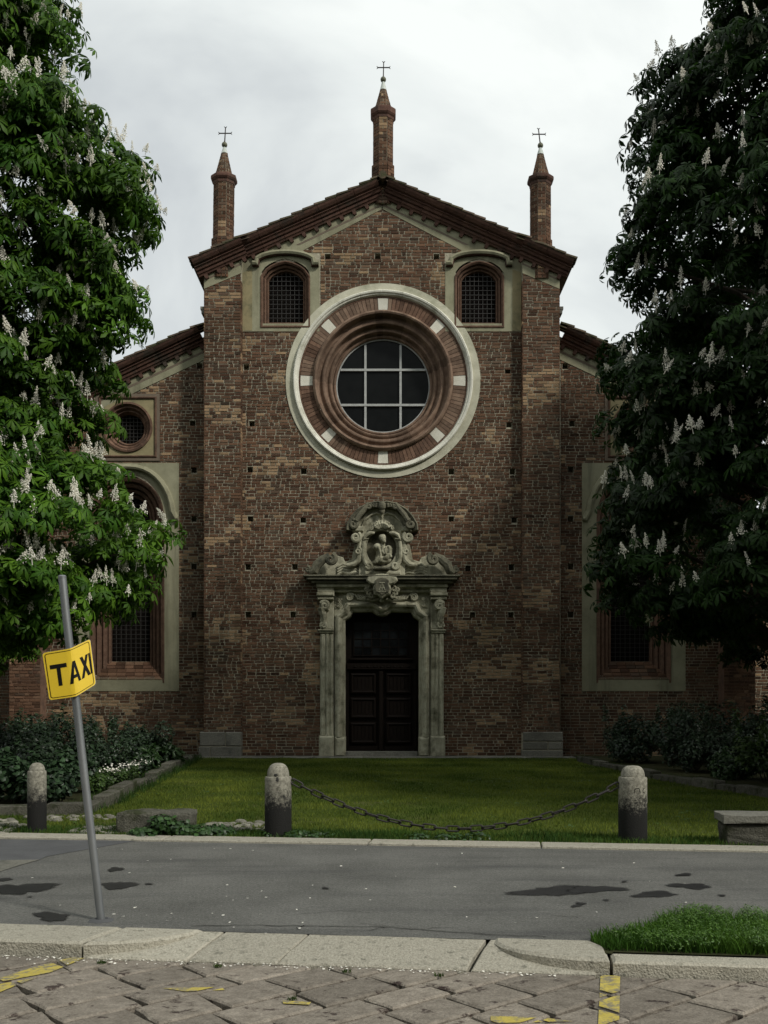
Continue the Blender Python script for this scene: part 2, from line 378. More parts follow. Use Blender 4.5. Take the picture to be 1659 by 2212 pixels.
mat('galvanised', (0.15, 0.16, 0.165), (0.27, 0.28, 0.285), 5, 0.48, 0.2, 40, 0.003, metal=0.55, spec=0.5, stretch=(1, 1, 0.25), stain=(0.10, 0.09, 0.08), stain_scale=3, stain_pos=(0.55, 0.72))
mat('sign_yellow', (0.72, 0.50, 0.025), (0.80, 0.57, 0.04), 3, 0.42, 0.05, 10, 0.002, spec=0.45)
mat('sign_black', (0.006, 0.006, 0.005), (0.009, 0.009, 0.008), 8, 0.6, 0, spec=0.15)
mat('sign_back', (0.35, 0.35, 0.34), (0.46, 0.46, 0.45), 8, 0.4, 0.1, 30, 0.002, metal=0.5)
def bollard_mat():
    m = mat('bollard_stone', (0.13, 0.123, 0.095), (0.38, 0.365, 0.30), 28, 0.86, 0.8, 90, 0.012, spec=0.2, coord='object')
    t = m.node_tree; b = t.nodes['Principled BSDF']; N = t.nodes.new; K = t.links.new
    src = b.inputs['Base Color'].links[0].from_socket
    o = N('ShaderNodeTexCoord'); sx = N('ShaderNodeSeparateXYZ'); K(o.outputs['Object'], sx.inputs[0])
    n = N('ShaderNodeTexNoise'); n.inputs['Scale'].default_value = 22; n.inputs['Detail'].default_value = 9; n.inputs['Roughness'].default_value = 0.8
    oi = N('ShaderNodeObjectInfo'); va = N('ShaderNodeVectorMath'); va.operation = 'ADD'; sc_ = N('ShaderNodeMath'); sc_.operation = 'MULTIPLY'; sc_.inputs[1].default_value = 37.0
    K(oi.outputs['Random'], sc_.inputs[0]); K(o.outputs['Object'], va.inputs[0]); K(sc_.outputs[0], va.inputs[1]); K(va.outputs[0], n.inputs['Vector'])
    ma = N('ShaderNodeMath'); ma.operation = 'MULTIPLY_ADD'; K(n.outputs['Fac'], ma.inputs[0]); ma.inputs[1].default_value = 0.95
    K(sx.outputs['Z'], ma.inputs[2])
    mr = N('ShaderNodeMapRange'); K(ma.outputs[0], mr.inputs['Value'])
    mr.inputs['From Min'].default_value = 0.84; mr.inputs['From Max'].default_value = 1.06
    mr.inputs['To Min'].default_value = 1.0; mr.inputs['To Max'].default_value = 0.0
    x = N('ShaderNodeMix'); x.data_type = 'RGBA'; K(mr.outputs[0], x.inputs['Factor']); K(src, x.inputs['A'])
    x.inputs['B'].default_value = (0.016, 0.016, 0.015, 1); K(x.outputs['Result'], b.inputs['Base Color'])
bollard_mat()

# ================================================================== GROUND
def S(a, b):                      # street frame: a along the kerb, b away from the camera
    return (0.9923*a + 0.1236*b, 6.5 - 0.1236*a + 0.9923*b)
def inv_S(x, y): return (0.9923*x - 0.1236*(y-6.5), 0.1236*x + 0.9923*(y-6.5))
STREET_Z = -0.085

g = MB(); g.sheet([(-400, -300), (400, -300), (400, 900), (-400, 900)], -0.14)
tag(g.build('ground', MATS['soil'], fix=False), kind='structure')

g = MB(); g.sheet([S(-14, -9), S(14, -9), S(14, 0.12), S(-14, 0.12)], STREET_Z - 0.045)
street = tag(g.build('street', MATS['joint'], fix=False), kind='structure')

# paving slabs of the street: rows laid at 45 degrees
def clip(poly, inside, cut):
    res = []
    for i in range(len(poly)):
        a, b = poly[i-1], poly[i]; ia, ib = inside(a), inside(b)
        if ib:
            if not ia: res.append(cut(a, b))
            res.append(b)
        elif ia: res.append(cut(a, b))
    return res
def clip_half(poly, n, d):        # keep n.p <= d
    ins = lambda p: p[0]*n[0] + p[1]*n[1] <= d + 1e-9
    def cut(a, b):
        fa, fb = a[0]*n[0]+a[1]*n[1]-d, b[0]*n[0]+b[1]*n[1]-d; t = fa/(fa-fb)
        return (a[0]+(b[0]-a[0])*t, a[1]+(b[1]-a[1])*t)
    return clip(poly, ins, cut)
slabs = []
rng = random.Random(11)
v = -9.0
ca, sa = math.cos(R(41)), math.sin(R(41))
nb = (0.1236, 0.9923); db = nb[1]*6.5 - 0.015
while v < 9.0:
    wd = rng.uniform(0.28, 0.36); u = -9 + rng.uniform(0, 0.6)
    while u < 9:
        ln = rng.uniform(0.38, 0.66); gp = 0.015
        q = [(u+gp, v+gp), (u+ln-gp, v+gp), (u+ln-gp, v+wd-gp), (u+gp, v+wd-gp)]
        sk = rng.uniform(-0.016, 0.016)
        q = [(a + sk*(1 if i in (2, 3) else -1) + rng.uniform(-.006, .006), b + rng.uniform(-.007, .007)) for i, (a, b) in enumerate(q)]
        q2 = []
        for i in range(4):            # a wavering outline, not a ruled one
            a, b = q[i], q[(i+1) % 4]; q2.append(a)
            for t in (0.3, 0.65): q2.append((a[0]+(b[0]-a[0])*t + rng.uniform(-.006, .006), a[1]+(b[1]-a[1])*t + rng.uniform(-.006, .006)))
        wq = [(ca*a - sa*b, 5.2 + sa*a + ca*b) for a, b in q2]
        cx = sum(p[0] for p in wq)/len(wq); cy = sum(p[1] for p in wq)/len(wq)
        if abs(cx) < 4.6 and 2.3 < cy < 7.2:
            wq = clip_half(wq, nb, db)
            if len(wq) >= 3:
                ar = abs(sum(wq[i-1][0]*wq[i][1]-wq[i][0]*wq[i-1][1] for i in range(len(wq))))/2
                if ar > 0.012: slabs.append(wq)
        u += ln
    v += wd
for q in slabs:
    m = MB(); z = STREET_Z + rng.uniform(-0.003, 0.001); tx, ty = rng.uniform(-.004, .004), rng.uniform(-.004, .004)
    cx, cy = q[0]
    m.slab(q, STREET_Z-0.05, z, 0.013, zf=lambda p: z + (p[0]-cx)*tx + (p[1]-cy)*ty)
    m.build('paving_slab', MATS['setts'], street)

# painted lines, only on the slab tops
def paint(poly, name, label, more=()):
    m = MB()
    for poly in (poly,) + tuple(more): paint_into(m, poly)
    tag(m.build(name, MATS['yellow_paint'], fix=False), kind='structure')['label'] = label
def paint_into(m, poly):
    n = len(poly); ar = sum(poly[i-1][0]*poly[i][1]-poly[i][0]*poly[i-1][1] for i in range(n))
    if ar < 0: poly = poly[::-1]
    for q in slabs:
        r = offset_poly(q, -0.008)
        for i in range(n):
            a, b = poly[i], poly[(i+1) % n]; nn = (b[1]-a[1], -(b[0]-a[0])); r = clip_half(r, nn, nn[0]*a[0]+nn[1]*a[1])
            if len(r) < 3: break
        if len(r) >= 3: m.sheet(r, STREET_Z + 0.0045)
def GS(px, py): return G(px, py, STREET_Z)
paint([GS(1298, 2098), GS(1340, 2098), GS(1336, 2300), GS(1288, 2300)], 'painted_line', 'yellow painted parking line beside the grassed kerb end')
paint([GS(140, 2072), GS(194, 2066), GS(118, 2098), GS(62, 2094)], 'painted_line', 'yellow painted parking line running off the left edge', [[GS(62, 2094), GS(118, 2098), GS(40, 2128), GS(-12, 2118)], [GS(-12, 2118), GS(40, 2128), GS(-50, 2165), GS(-100, 2150)]])
paint([GS(350, 2136), GS(478, 2133), GS(486, 2140), GS(400, 2143)], 'painted_line', 'worn remnant of yellow paint left of the middle')
paint([GS(610, 2163), GS(672, 2166), GS(668, 2172), GS(612, 2169)], 'painted_line', 'small yellow paint scrap in the middle of the setts')
paint([GS(1060, 2196), GS(1180, 2200), GS(1240, 2208), GS(1060, 2212)], 'painted_line', 'faded yellow paint scrap near the lower edge')

# asphalt footway
g = MB(); g.sheet([S(-30, 0.497), S(30, 0.497), S(30, 4.86), S(-30, 4.86)], -0.004)
walk = tag(g.build('sidewalk', MATS['asphalt'], fix=False), kind='structure')
g = MB(); g.sheet([G(-150, 1814), G(300, 1815), G(180, 1836), G(100, 1850), G(85, 1857), G(-150, 1860)], 0.0)
g.build('asphalt_patch', MATS['asphalt_dark'], walk, fix=False)
g = MB(); g.sheet([G(-200, 1861), G(86, 1857), G(40, 1870), G(-10, 1886), G(-200, 1940)], 0.002)
g.build('concrete_slab', MATS['granite'], walk, fix=False)
def blotch(cx, cy, rx, ry, seed, lobes=5, name='wet_stain', k=44):
    rr = random.Random(seed); ph = [rr.uniform(0, 6.28) for _ in range(8)]
    rings = []
    for i in range(k):
        t = 2*math.pi*i/k
        d = 1 + 0.22*math.sin(2*t+ph[0]) + 0.16*math.sin(3*t+ph[1]) + 0.10*math.sin(5*t+ph[2]) + 0.07*math.sin(9*t+ph[3]) + rr.uniform(-.05, .05)
        rings.append([G(cx + rx*d*f*math.cos(t), cy + ry*d*f*math.sin(t)) for f in (1.3, .95, .55)])
    m = MB(); z = 0.001 + 0.0003*(seed - 40)
    for q, c in enumerate((0.0, 0.55, 1.0)): m.col = (c, c, c); m.add([(*r_[q], z) for r_ in rings], [])
    m.col = (1, 1, 1); m.add([(*G(cx, cy), z)], [])
    for q in range(2): m.f += [(q*k+i, q*k+(i+1) % k, (q+1)*k+(i+1) % k, (q+1)*k+i)[::-1] for i in range(k)]
    m.f += [(2*k+i, 2*k+(i+1) % k, 3*k)[::-1] for i in range(k)]
    m.build(name, MATS['stain'], walk, fix=False)
for i, s_ in enumerate([(1195, 1925, 75, 11), (1285, 1921, 55, 8), (1415, 1932, 52, 6), (1492, 1914, 44, 6), (40, 1920, 70, 12), (5, 1900, 18, 4),
                        (112, 1980, 40, 9), (256, 1913, 32, 9), (250, 1878, 18, 4), (1255, 1952, 10, 2.5), (1245, 1957, 12, 2.5), (1489, 1965, 12, 2.2),
                        (1524, 1961, 14, 1.8), (1478, 1890, 20, 2.5), (703, 1919, 8, 2), (322, 1910, 8, 1.6), (1560, 1935, 9, 1.6), (1310, 1945, 6, 1.4), (1350, 1905, 8, 1.4), (65, 1938, 5, 1.2)]):
    blotch(*s_, seed=40+i)
def crack(pts, wd, seed):
    rr = random.Random(seed); P2 = []
    for a, b in zip(pts, pts[1:]):
        for i in range(6): t = i/6; P2.append((a[0]+(b[0]-a[0])*t + rr.uniform(-4, 4), a[1]+(b[1]-a[1])*t + rr.uniform(-1.1, 1.1)))
    P2.append(pts[-1]); m = MB(); Wp = [G(*p) for p in P2]; l = []; r = []
    for i, p in enumerate(Wp):
        q = Wp[min(i+1, len(Wp)-1)]; o = Wp[max(i-1, 0)]; dx, dy = q[0]-o[0], q[1]-o[1]; d = math.hypot(dx, dy) or 1; h = wd*rr.uniform(.4, 1.2)
        l.append((p[0]-dy/d*h, p[1]+dx/d*h, 0.002)); r.append((p[0]+dy/d*h, p[1]-dx/d*h, 0.002))
    n = len(l); m.add(l + r, [(i, n+i, n+i+1, i+1) for i in range(n-1)])
    m.build('crack', MATS['crack'], walk, fix=False)
crack([(415, 2000), (560, 1999), (700, 2001), (830, 2003), (920, 2009), (1060, 2019), (1180, 2024)], 0.006, 1)
crack([(640, 2006), (660, 1998)], 0.004, 2); crack([(800, 2010), (830, 2003)], 0.004, 3)
crack([(780, 1996), (900, 2005), (980, 2003)], 0.003, 4); crack([(1190, 1976), (1250, 1983)], 0.004, 5)
crack([(640, 1975), (740, 1967), (800, 1972)], 0.003, 6)

g = MB(); g.sheet([S(1.3, 0.2), S(12, 0.2), S(12, 1.25), S(2.0, 1.25), S(1.35, 0.62)], 0.0)
tag(g.build('kerb_bed', MATS['soil'], fix=False), kind='structure')
# kerbs of the street
kerb = tag(empty('kerb'), kind='structure')
def stone(parent, poly, z0, z1, ch, name='kerb_stone', zf=None, m_='kerb_granite', wob=0.006):
    q = []
    for i in range(len(poly)):
        a, b = poly[i], poly[(i+1) % len(poly)]; q.append(a); d = math.hypot(b[0]-a[0], b[1]-a[1]); k = int(d/0.22)
        for j in range(1, k+1):
            t = j/(k+1); q.append((a[0]+(b[0]-a[0])*t + rng.uniform(-wob, wob), a[1]+(b[1]-a[1])*t + rng.uniform(-wob, wob)))
    m = MB(); m.slab(q, z0, z1, ch, zf=zf); return m.build(name, MATS[m_], parent)
ZB = STREET_Z - 0.04
def ramp(p):
    b = inv_S(*p)[1]; t = min(1, max(0, b/0.5)); return STREET_Z + 0.012 + 0.078*t**0.8
bk = 0.5
# raised stones on the left
for a0, a1 in ((-6.4, -4.9), (-4.88, -3.3), (-3.28, -2.03)):
    stone(kerb, [S(a0, 0.02), S(a1, 0.02), S(a1 + 0.1, bk), S(a0 + 0.1, bk)], ZB, 0.012, 0.02)
pts = [S(-2.01, 0.02), S(-1.85, 0.05), S(-1.65, 0.13), S(-1.5, 0.24), S(-1.38, 0.38), S(-1.34, bk), S(-1.91, bk)]
stone(kerb, pts, ZB, 0.011, 0.022, wob=0.002)
for a0, a1 in ((-1.98, -1.30), (-1.285, -0.70), (-0.69, 0.53), (0.56, 1.33)):
    sh = 0.11
    stone(kerb, [S(a0, 0.0), S(a1, 0.0), S(a1+sh, bk-0.005), S(a0+sh, bk-0.005)], ZB-0.01, 0, 0.01, zf=lambda p: ramp(p) - 0.006)
pts = [S(0.70, bk+0.02), S(0.70, 0.40), S(0.76, 0.28), S(0.88, 0.16), S(1.05, 0.08), S(1.22, 0.035), S(1.42, 0.02), S(1.42, 0.36), S(1.34, bk+0.02)]
stone(kerb, pts, ZB, 0.008, 0.022, wob=0.002)
for a0, a1 in ((1.44, 2.9), (2.92, 4.4), (4.42, 6.2)):
    stone(kerb, [S(a0, 0.01), S(a1, 0.01), S(a1, 0.26), S(a0, 0.26)], ZB, 0.0, 0.018)

# flush stone edging between footway and lawn
edge = tag(empty('lawn_edging'), kind='structure')
a = -9.0
for ln in (1.7, 2.2, 2.0, 2.35, 1.9, 2.6, 2.1, 2.4, 2.2):
    stone(edge, [S(a, 4.70), S(a+ln-0.018, 4.70), S(a+ln-0.018, 5.04), S(a, 5.04)], -0.1, 0.022, 0.010, 'edging_stone')
    a += ln
# church forecourt strip
strip = tag(empty('church_paving_strip'), kind='structure')
a = -5.3
while a < 5.4:
    ln = rng.uniform(0.8, 1.7); stone(strip, [(a, 26.78), (a+ln-.02, 26.78), (a+ln-.02, 27.42), (a, 27.42)], -0.1, 0.03, 0.012, 'strip_stone', m_='granite'); a += ln

# lawn ground and beds
g = MB(); g.sheet([S(-30, 4.95), S(30, 4.95), (30, 40), (-30, 40)], -0.002)
lawn = tag(g.build('lawn', MATS['turf'], fix=False), kind='structure')
BED_L = [(-4.12, 14.25), (-4.3, 18.0), (-4.5, 21.0), (-4.95, 27.2), (-13, 27.2), (-13, 13.6), (-5.4, 14.1)]
BED_R = [(5.05, 27.2), (5.1, 25.2), (5.5, 20.3), (6.2, 17.4), (6.9, 15.0), (13, 14.0), (13, 27.2)]
for q in (BED_L, BED_R):
    g = MB(); g.sheet(q, 0.05); tag(g.build('planting_bed', MATS['soil'], fix=False), kind='structure')
bed_edge = tag(empty('bed_edging'), kind='structure')
def run_stones(pts, w_, h, lens=(0.7, 1.3)):
    for (a, b) in zip(pts, pts[1:]):
        d = math.hypot(b[0]-a[0], b[1]-a[1]); t = 0; ux, uy = (b[0]-a[0])/d, (b[1]-a[1])/d
        while t < d - 0.15:
            l = min(rng.uniform(*lens), d-t); o = rng.uniform(-.05, .05); hh = h + rng.uniform(-.07, .03)
            p = lambda s_, n_: (a[0]+ux*s_ - uy*n_, a[1]+uy*s_ + ux*n_)
            stone(bed_edge, [p(t+.01, o), p(t+l-.01, o), p(t+l-.01, o+w_), p(t+.01, o+w_)], -0.1, hh, 0.015, 'bed_stone', m_='old_granite'); t += l
run_stones([(-4.08, 14.25), (-4.28, 18.0), (-4.48, 21.0), (-4.9, 26.8)], 0.22, 0.16)
run_stones([(-9, 13.75), (-5.4, 14.0), (-4.12, 14.1)], 0.24, 0.14)
run_stones([(5.1, 25.6), (5.5, 20.3), (6.2, 17.4), (6.9, 15.0), (9, 13)][::-1], 0.22, 0.15, (0.5, 0.9))

# cobbles showing through the turf beside the left bollard and the block
cob = tag(empty('cobble_strip'), kind='structure')
m = MB(); m.ball((0, 0, 0), 1.0, 10); cob_me = m.mesh('cobblestone', MATS['cobble'], True)
k = 0
cob_spots = []
for _ in range(900):
    if len(cob_spots) >= 190: break
    if rng.random() < 0.75: x, y = rng.uniform(-5.6, -3.0), rng.uniform(12.15, 13.95)
    else: x, y = rng.uniform(-2.25, -1.45), rng.uniform(12.4, 13.3)
    if noise.noise(Vector((x*1.1, y*1.1, 3))) < -0.12: continue
    if any((x-a)**2 + (y-b)**2 < 0.0085 for a, b in cob_spots): continue
    cob_spots.append((x, y))
    o = link('cobblestone', cob_me, cob, (x, y, 0.004)); r_ = rng.uniform(.045, .075)
    o.scale = (r_*rng.uniform(.9, 1.35), r_, r_*rng.uniform(.35, .6)); o.rotation_euler = (0, 0, rng.uniform(0, 3))


# ================================================================== CHURCH
church = tag(empty('church', (0, 27.5, 0)), 'brick church front with gable, round window and three pinnacles', 'church')
YN, YP, YA = 27.5, 27.26, 27.95      # nave panel, pilasters, aisles
church.location = (0, 0, 0)

def NP(px, py): return P(px, py, YN)
def PP(px, py): return P(px, py, YP)
def AP(px, py): return P(px, py, YA)
def pts(f, l): return [f(*p) for p in l]

brick_rng = random.Random(5)
def brick_colour(x, z, y):
    rr = brick_rng
    n = noise.noise(Vector((x*0.55, z*0.55, y)))*0.5 + noise.noise(Vector((x*1.7, z*1.7, 7.3)))*0.35
    pale = noise.noise(Vector((x*0.9+20, z*1.6, 1.7 + y)))
    if pale > (0.24 if x < -3.8 else 0.37) and rr.random() < 0.6 or rr.random() < 0.016:
        k = rr.uniform(.75, 1.15); return (0.30*k, 0.208*k, 0.126*k)
    base = rr.choice([(0.122, 0.069, 0.043), (0.138, 0.080, 0.051), (0.110, 0.062, 0.039), (0.100, 0.068, 0.048), (0.148, 0.092, 0.060), (0.084, 0.047, 0.031)])
    k = (1 + 0.42*n) * rr.uniform(.74, 1.22)
    if rr.random() < 0.05: k *= 0.6
    return tuple(c*k for c in base)

ALL_BRICKS = []                       # (front area, wall part, verts, colour)
def brick_box(x0, x1, z0, z1, y, deep=0.05):
    rr = brick_rng; j = lambda s=.004: rr.uniform(-s, s); d = rr.uniform(-.006, .004)
    c = 0.004
    fr = [(x0+c+j(), y+d+j(.002), z0+c+j(.003)), (x1-c+j(), y+d+j(.002), z0+c+j(.003)), (x1-c+j(), y+d+j(.002), z1-c+j(.003)), (x0+c+j(), y+d+j(.002), z1-c+j(.003))]
    bk_ = [(x0-.001, y+deep, z0), (x1+.001, y+deep, z0), (x1+.001, y+deep, z1), (x0-.001, y+deep, z1)]
    return fr + bk_
BF = [(0, 1, 2, 3), (1, 0, 4, 5), (2, 1, 5, 6), (3, 2, 6, 7), (0, 3, 7, 4)]

def fill_bricks(wall, zlo, zhi, spans, y, pitch=0.0835):
    """spans(z) gives the x stretches that show brick at height z"""
    rr = brick_rng; z = zlo; row = 0
    while z < zhi - 0.03:
        h = pitch + rr.uniform(-.004, .004)
        for (a, b) in spans(z + h/2):
            x = a; i = row % 2
            while x < b - 0.02:
                zone = noise.noise(Vector((a*0.2 + x*0.25, z*0.3, 4.0)))
                head = rr.random() < (0.55 if zone > 0 else 0.3)
                ln = (0.135 if head else 0.265)*rr.uniform(.88, 1.1)
                if x == a and i: ln *= 0.55
                if b - (x+ln) < 0.07: ln = b - x
                if ln > 0.34: ln *= 0.5
                jt = rr.uniform(.013, .022); jz = rr.uniform(.010, .018)
                v_ = brick_box(x + jt/2, x + ln - jt/2, z + jz/2, z + h - jz/2, y)
                ALL_BRICKS.append(((ln-jt)*(h-jz), wall, v_, brick_colour(x, z, wall.location.x), z))
                x += ln
        z += h; row += 1

def minus(spans, cuts):
    for c0, c1 in cuts:
        r = []
        for a, b in spans:
            if c1 <= a or c0 >= b: r.append((a, b))
            else:
                if c0 > a: r.append((a, c0))
                if c1 < b: r.append((c1, b))
        spans = r
    return [(a, b) for a, b in spans if b - a > 0.03]

def hole_box(m, x0, x1, z0, z1, y, d=0.28):
    m.add([(x0, y, z0), (x1, y, z0), (x1, y, z1), (x0, y, z1), (x0, y+d, z0), (x1, y+d, z0), (x1, y+d, z1), (x0, y+d, z1)],
          [(0, 1, 5, 4), (1, 2, 6, 5), (2, 3, 7, 6), (3, 0, 4, 7), (4, 5, 6, 7)])

def rect(f, x0, x1, y0, y1):
    a = f(x0, y1); b = f(x1, y0); return (a[0], b[0], a[1], b[1])
def rect_poly(r): return [(r[0], r[2]), (r[1], r[2]), (r[1], r[3]), (r[0], r[3])]

CX, CZ = NP(827.5, 822.5)             # round window
u80 = YN/FPX                          # metres per picture unit on the nave wall
BASE_Z = -0.05

# ---- nave wall
put_n = [(708, 554), (816, 553), (943, 554), (532, 792), (1097, 802), (544, 915), (1100, 916), (540, 1014), (656, 1017), (975, 1018), (1107, 1018),
         (541, 1121), (655, 1122), (975, 1121), (1111, 1122), (536, 1224), (637, 1224), (1011, 1227), (1105, 1225), (536, 1327), (633, 1327), (1021, 1328), (1104, 1328)]
hn = [rect(NP, x-6, x+6, y-6, y+7) for x, y in put_n]
door_r = rect(NP, 738, 910, 1312, 1640)
win_l = rect(NP, 566, 667, 566, 702); win_r = rect(NP, 985, 1086, 566, 702)
outer = [NP(521, 1639), NP(1129, 1639), NP(1129, 560), NP(827, 425), NP(521, 560)]
wall_n = MB()
circ = arc(CX, CZ, 1.86, 0, 360, 64)[:-1]
wall_n.prism(outer, YN + 0.012, YN + 0.02, holes=[circ, rect_poly(door_r), rect_poly(win_l), rect_poly(win_r)] + [rect_poly(h) for h in hn])
for h in hn: hole_box(wall_n, *h, YN + 0.012)
nave = wall_n.build('nave_wall', MATS['mortar'], church)
def nave_spans(z):
    sp = [(NP(521.5, 0)[0], NP(1128.5, 0)[0])]
    cuts = [(h[0], h[1]) for h in hn if h[2] < z < h[3]]
    dz = abs(z - CZ)
    if dz < 2.5: k = math.sqrt(2.5**2 - dz*dz); cuts.append((CX-k, CX+k))
    if z < NP(0, 1305)[1]: cuts.append((NP(692, 0)[0], NP(957, 0)[0]))
    elif z < NP(0, 1250)[1]: cuts.append((NP(700, 0)[0], NP(950, 0)[0]))
    elif z < NP(0, 1150)[1]: cuts.append((NP(780, 0)[0], NP(870, 0)[0]))
    if z > NP(0, 714)[1]:
        zb = NP(0, 544)[1]; top = NP(0, 450)[1]
        half = NP(962, 0)[0] if z < zb else NP(827 + 172*max(0, (top - z)/(top - zb)) + 4, 0)[0]
        c = NP(827, 0)[0]; cuts += [(-9, c - (half - c)), (half, 9)]
    return minus(sp, cuts)
fill_bricks(nave, BASE_Z, NP(0, 452)[1], nave_spans, YN)

# ---- pilasters
for sgn, x0, x1 in ((-1, 441, 521), (1, 1129, 1209)):
    a, b = PP(x0, 0)[0], PP(x1, 0)[0]
    ztop = lambda px: PP(0, 600 - 0.443*(px - 443))[1] if sgn < 0 else PP(0, 600 - 0.443*(1211 - px))[1]
    m = MB(); m.prism([(a, BASE_Z), (b, BASE_Z), (b, ztop(x1) + .1), (a, ztop(x0) + .1)], YP + 0.012, YA + 0.3)
    pil = m.build('pilaster', MATS['mortar'], church)
    zb = {-1: lambda x: PP(0, 624 - 0.42*(x/(YP/FPX) + 828 - 443))[1], 1: lambda x: PP(0, 624 - 0.42*(1209 - x/(YP/FPX) - 828))[1]}[sgn]
    def pil_spans(z, a=a, b=b, zb=zb, sgn=sgn):
        if z < zb(a if sgn < 0 else b): return [(a, b)]
        t = [x for x in np.linspace(a, b, 40) if z < zb(x) + .04]
        return [(min(t), max(t))] if len(t) > 3 else []
    fill_bricks(pil, 0.66, zb(b if sgn < 0 else a), pil_spans, YP)
    # outer and inner side faces as brick courses
    m = MB(); m.col = (0.15, 0.085, 0.065); z = 0.66; zz = ztop(x0 if sgn < 0 else x1) - 0.1
    inner = b if sgn < 0 else a; outr = a if sgn < 0 else b
    while z < zz:
        for xs, s2, y1 in ((inner, -sgn, YN), (outr, sgn, YA)):
            y = YP + 0.006
            while y < y1 - .05:
                ln = min(brick_rng.choice((.13, .25)), y1 - y); m.col = brick_colour(xs, z, y)
                e0, e1 = (xs - .03, xs + s2*.006) if s2 > 0 else (xs + s2*.006, xs + .03)
                m.box(e0, e1, y, y + ln - .012, z, z + .07); y += ln
        z += 0.0835
    m.build('side_bricks', MATS['brick'], pil, fix=False)['kind'] = 'stuff'
    # stone blocks at the foot
    xb0, xb1 = (432, 521.5) if sgn < 0 else (1129.5, 1216)
    r0, r1 = PP(xb0, 0)[0], PP(xb1, 0)[0]
    mid = r0 + (r1-r0)*(0.62 if sgn < 0 else 1.0); lo = PP(0, 1612)[1]; hi = PP(0, 1581)[1]
    blocks = [(r0, mid-.01, lo+.01, hi), (mid+.01, r1, lo+.01, hi), (r0-.03, r0+.27, -.1, lo-.01), (r0+.29, r1, -.1, lo-.01)] if sgn < 0 else \
             [(r0, r1, PP(0, 1602)[1]+.01, hi), (r0, r0+.66, PP(0, 1620)[1]+.01, PP(0, 1602)[1]-.01), (r0+.68, r1, PP(0, 1620)[1]+.01, PP(0, 1602)[1]-.01), (r0-.02, r1, -.1, PP(0, 1620)[1]-.01)]
    for q in blocks:
        if q[1] - q[0] < 0.05: continue
        m = MB(); m.prism([(q[0], q[2]), (q[1], q[2]), (q[1], q[3]), (q[0], q[3])], YP - 0.05 + rng.uniform(-.012, .012), YA, bev=0.02)
        m.build('base_block', MATS['granite'], pil)
    m = MB(); m.box(r0 + .02, r1 - .02, YP - 0.02, YA, -.1, hi - .02); m.build('bedding_mortar', MATS['mortar'], pil)
    # plaster strip under the eaves of the pilaster and its brown painted line
    if sgn < 0: q = [PP(441, 624), PP(521.5, 590), PP(521.5, 556), PP(441, 592)]; q2 = [PP(441, 607), PP(521.5, 572), PP(521.5, 568), PP(441, 603)]
    else: q = [PP(1128.5, 590), PP(1209, 624), PP(1209, 592), PP(1128.5, 556)]; q2 = [PP(1128.5, 572), PP(1209, 607), PP(1209, 603), PP(1128.5, 568)]
    m = MB(); m.prism(q, YP - 0.008, YP + .04); m.build('plaster_band', MATS['plaster'], pil)
    m = MB(); m.prism(q2, YP - 0.012, YP - .004); m.build('painted_stripe', MATS['plaster_brown'], pil)
    # small corbel on the outer side
    cx_ = a - .05 if sgn < 0 else b + .05; cz_ = PP(0, 662)[1]
    m = MB(); m.box(cx_ - .06, cx_ + .06, YP + .05, YP + .4, cz_ - .06, cz_ + .02); m.box(cx_ - .035, cx_ + .035, YP + .06, YP + .4, cz_ - .16, cz_ - .062)
    m.build('corbel', MATS['granite'], pil)

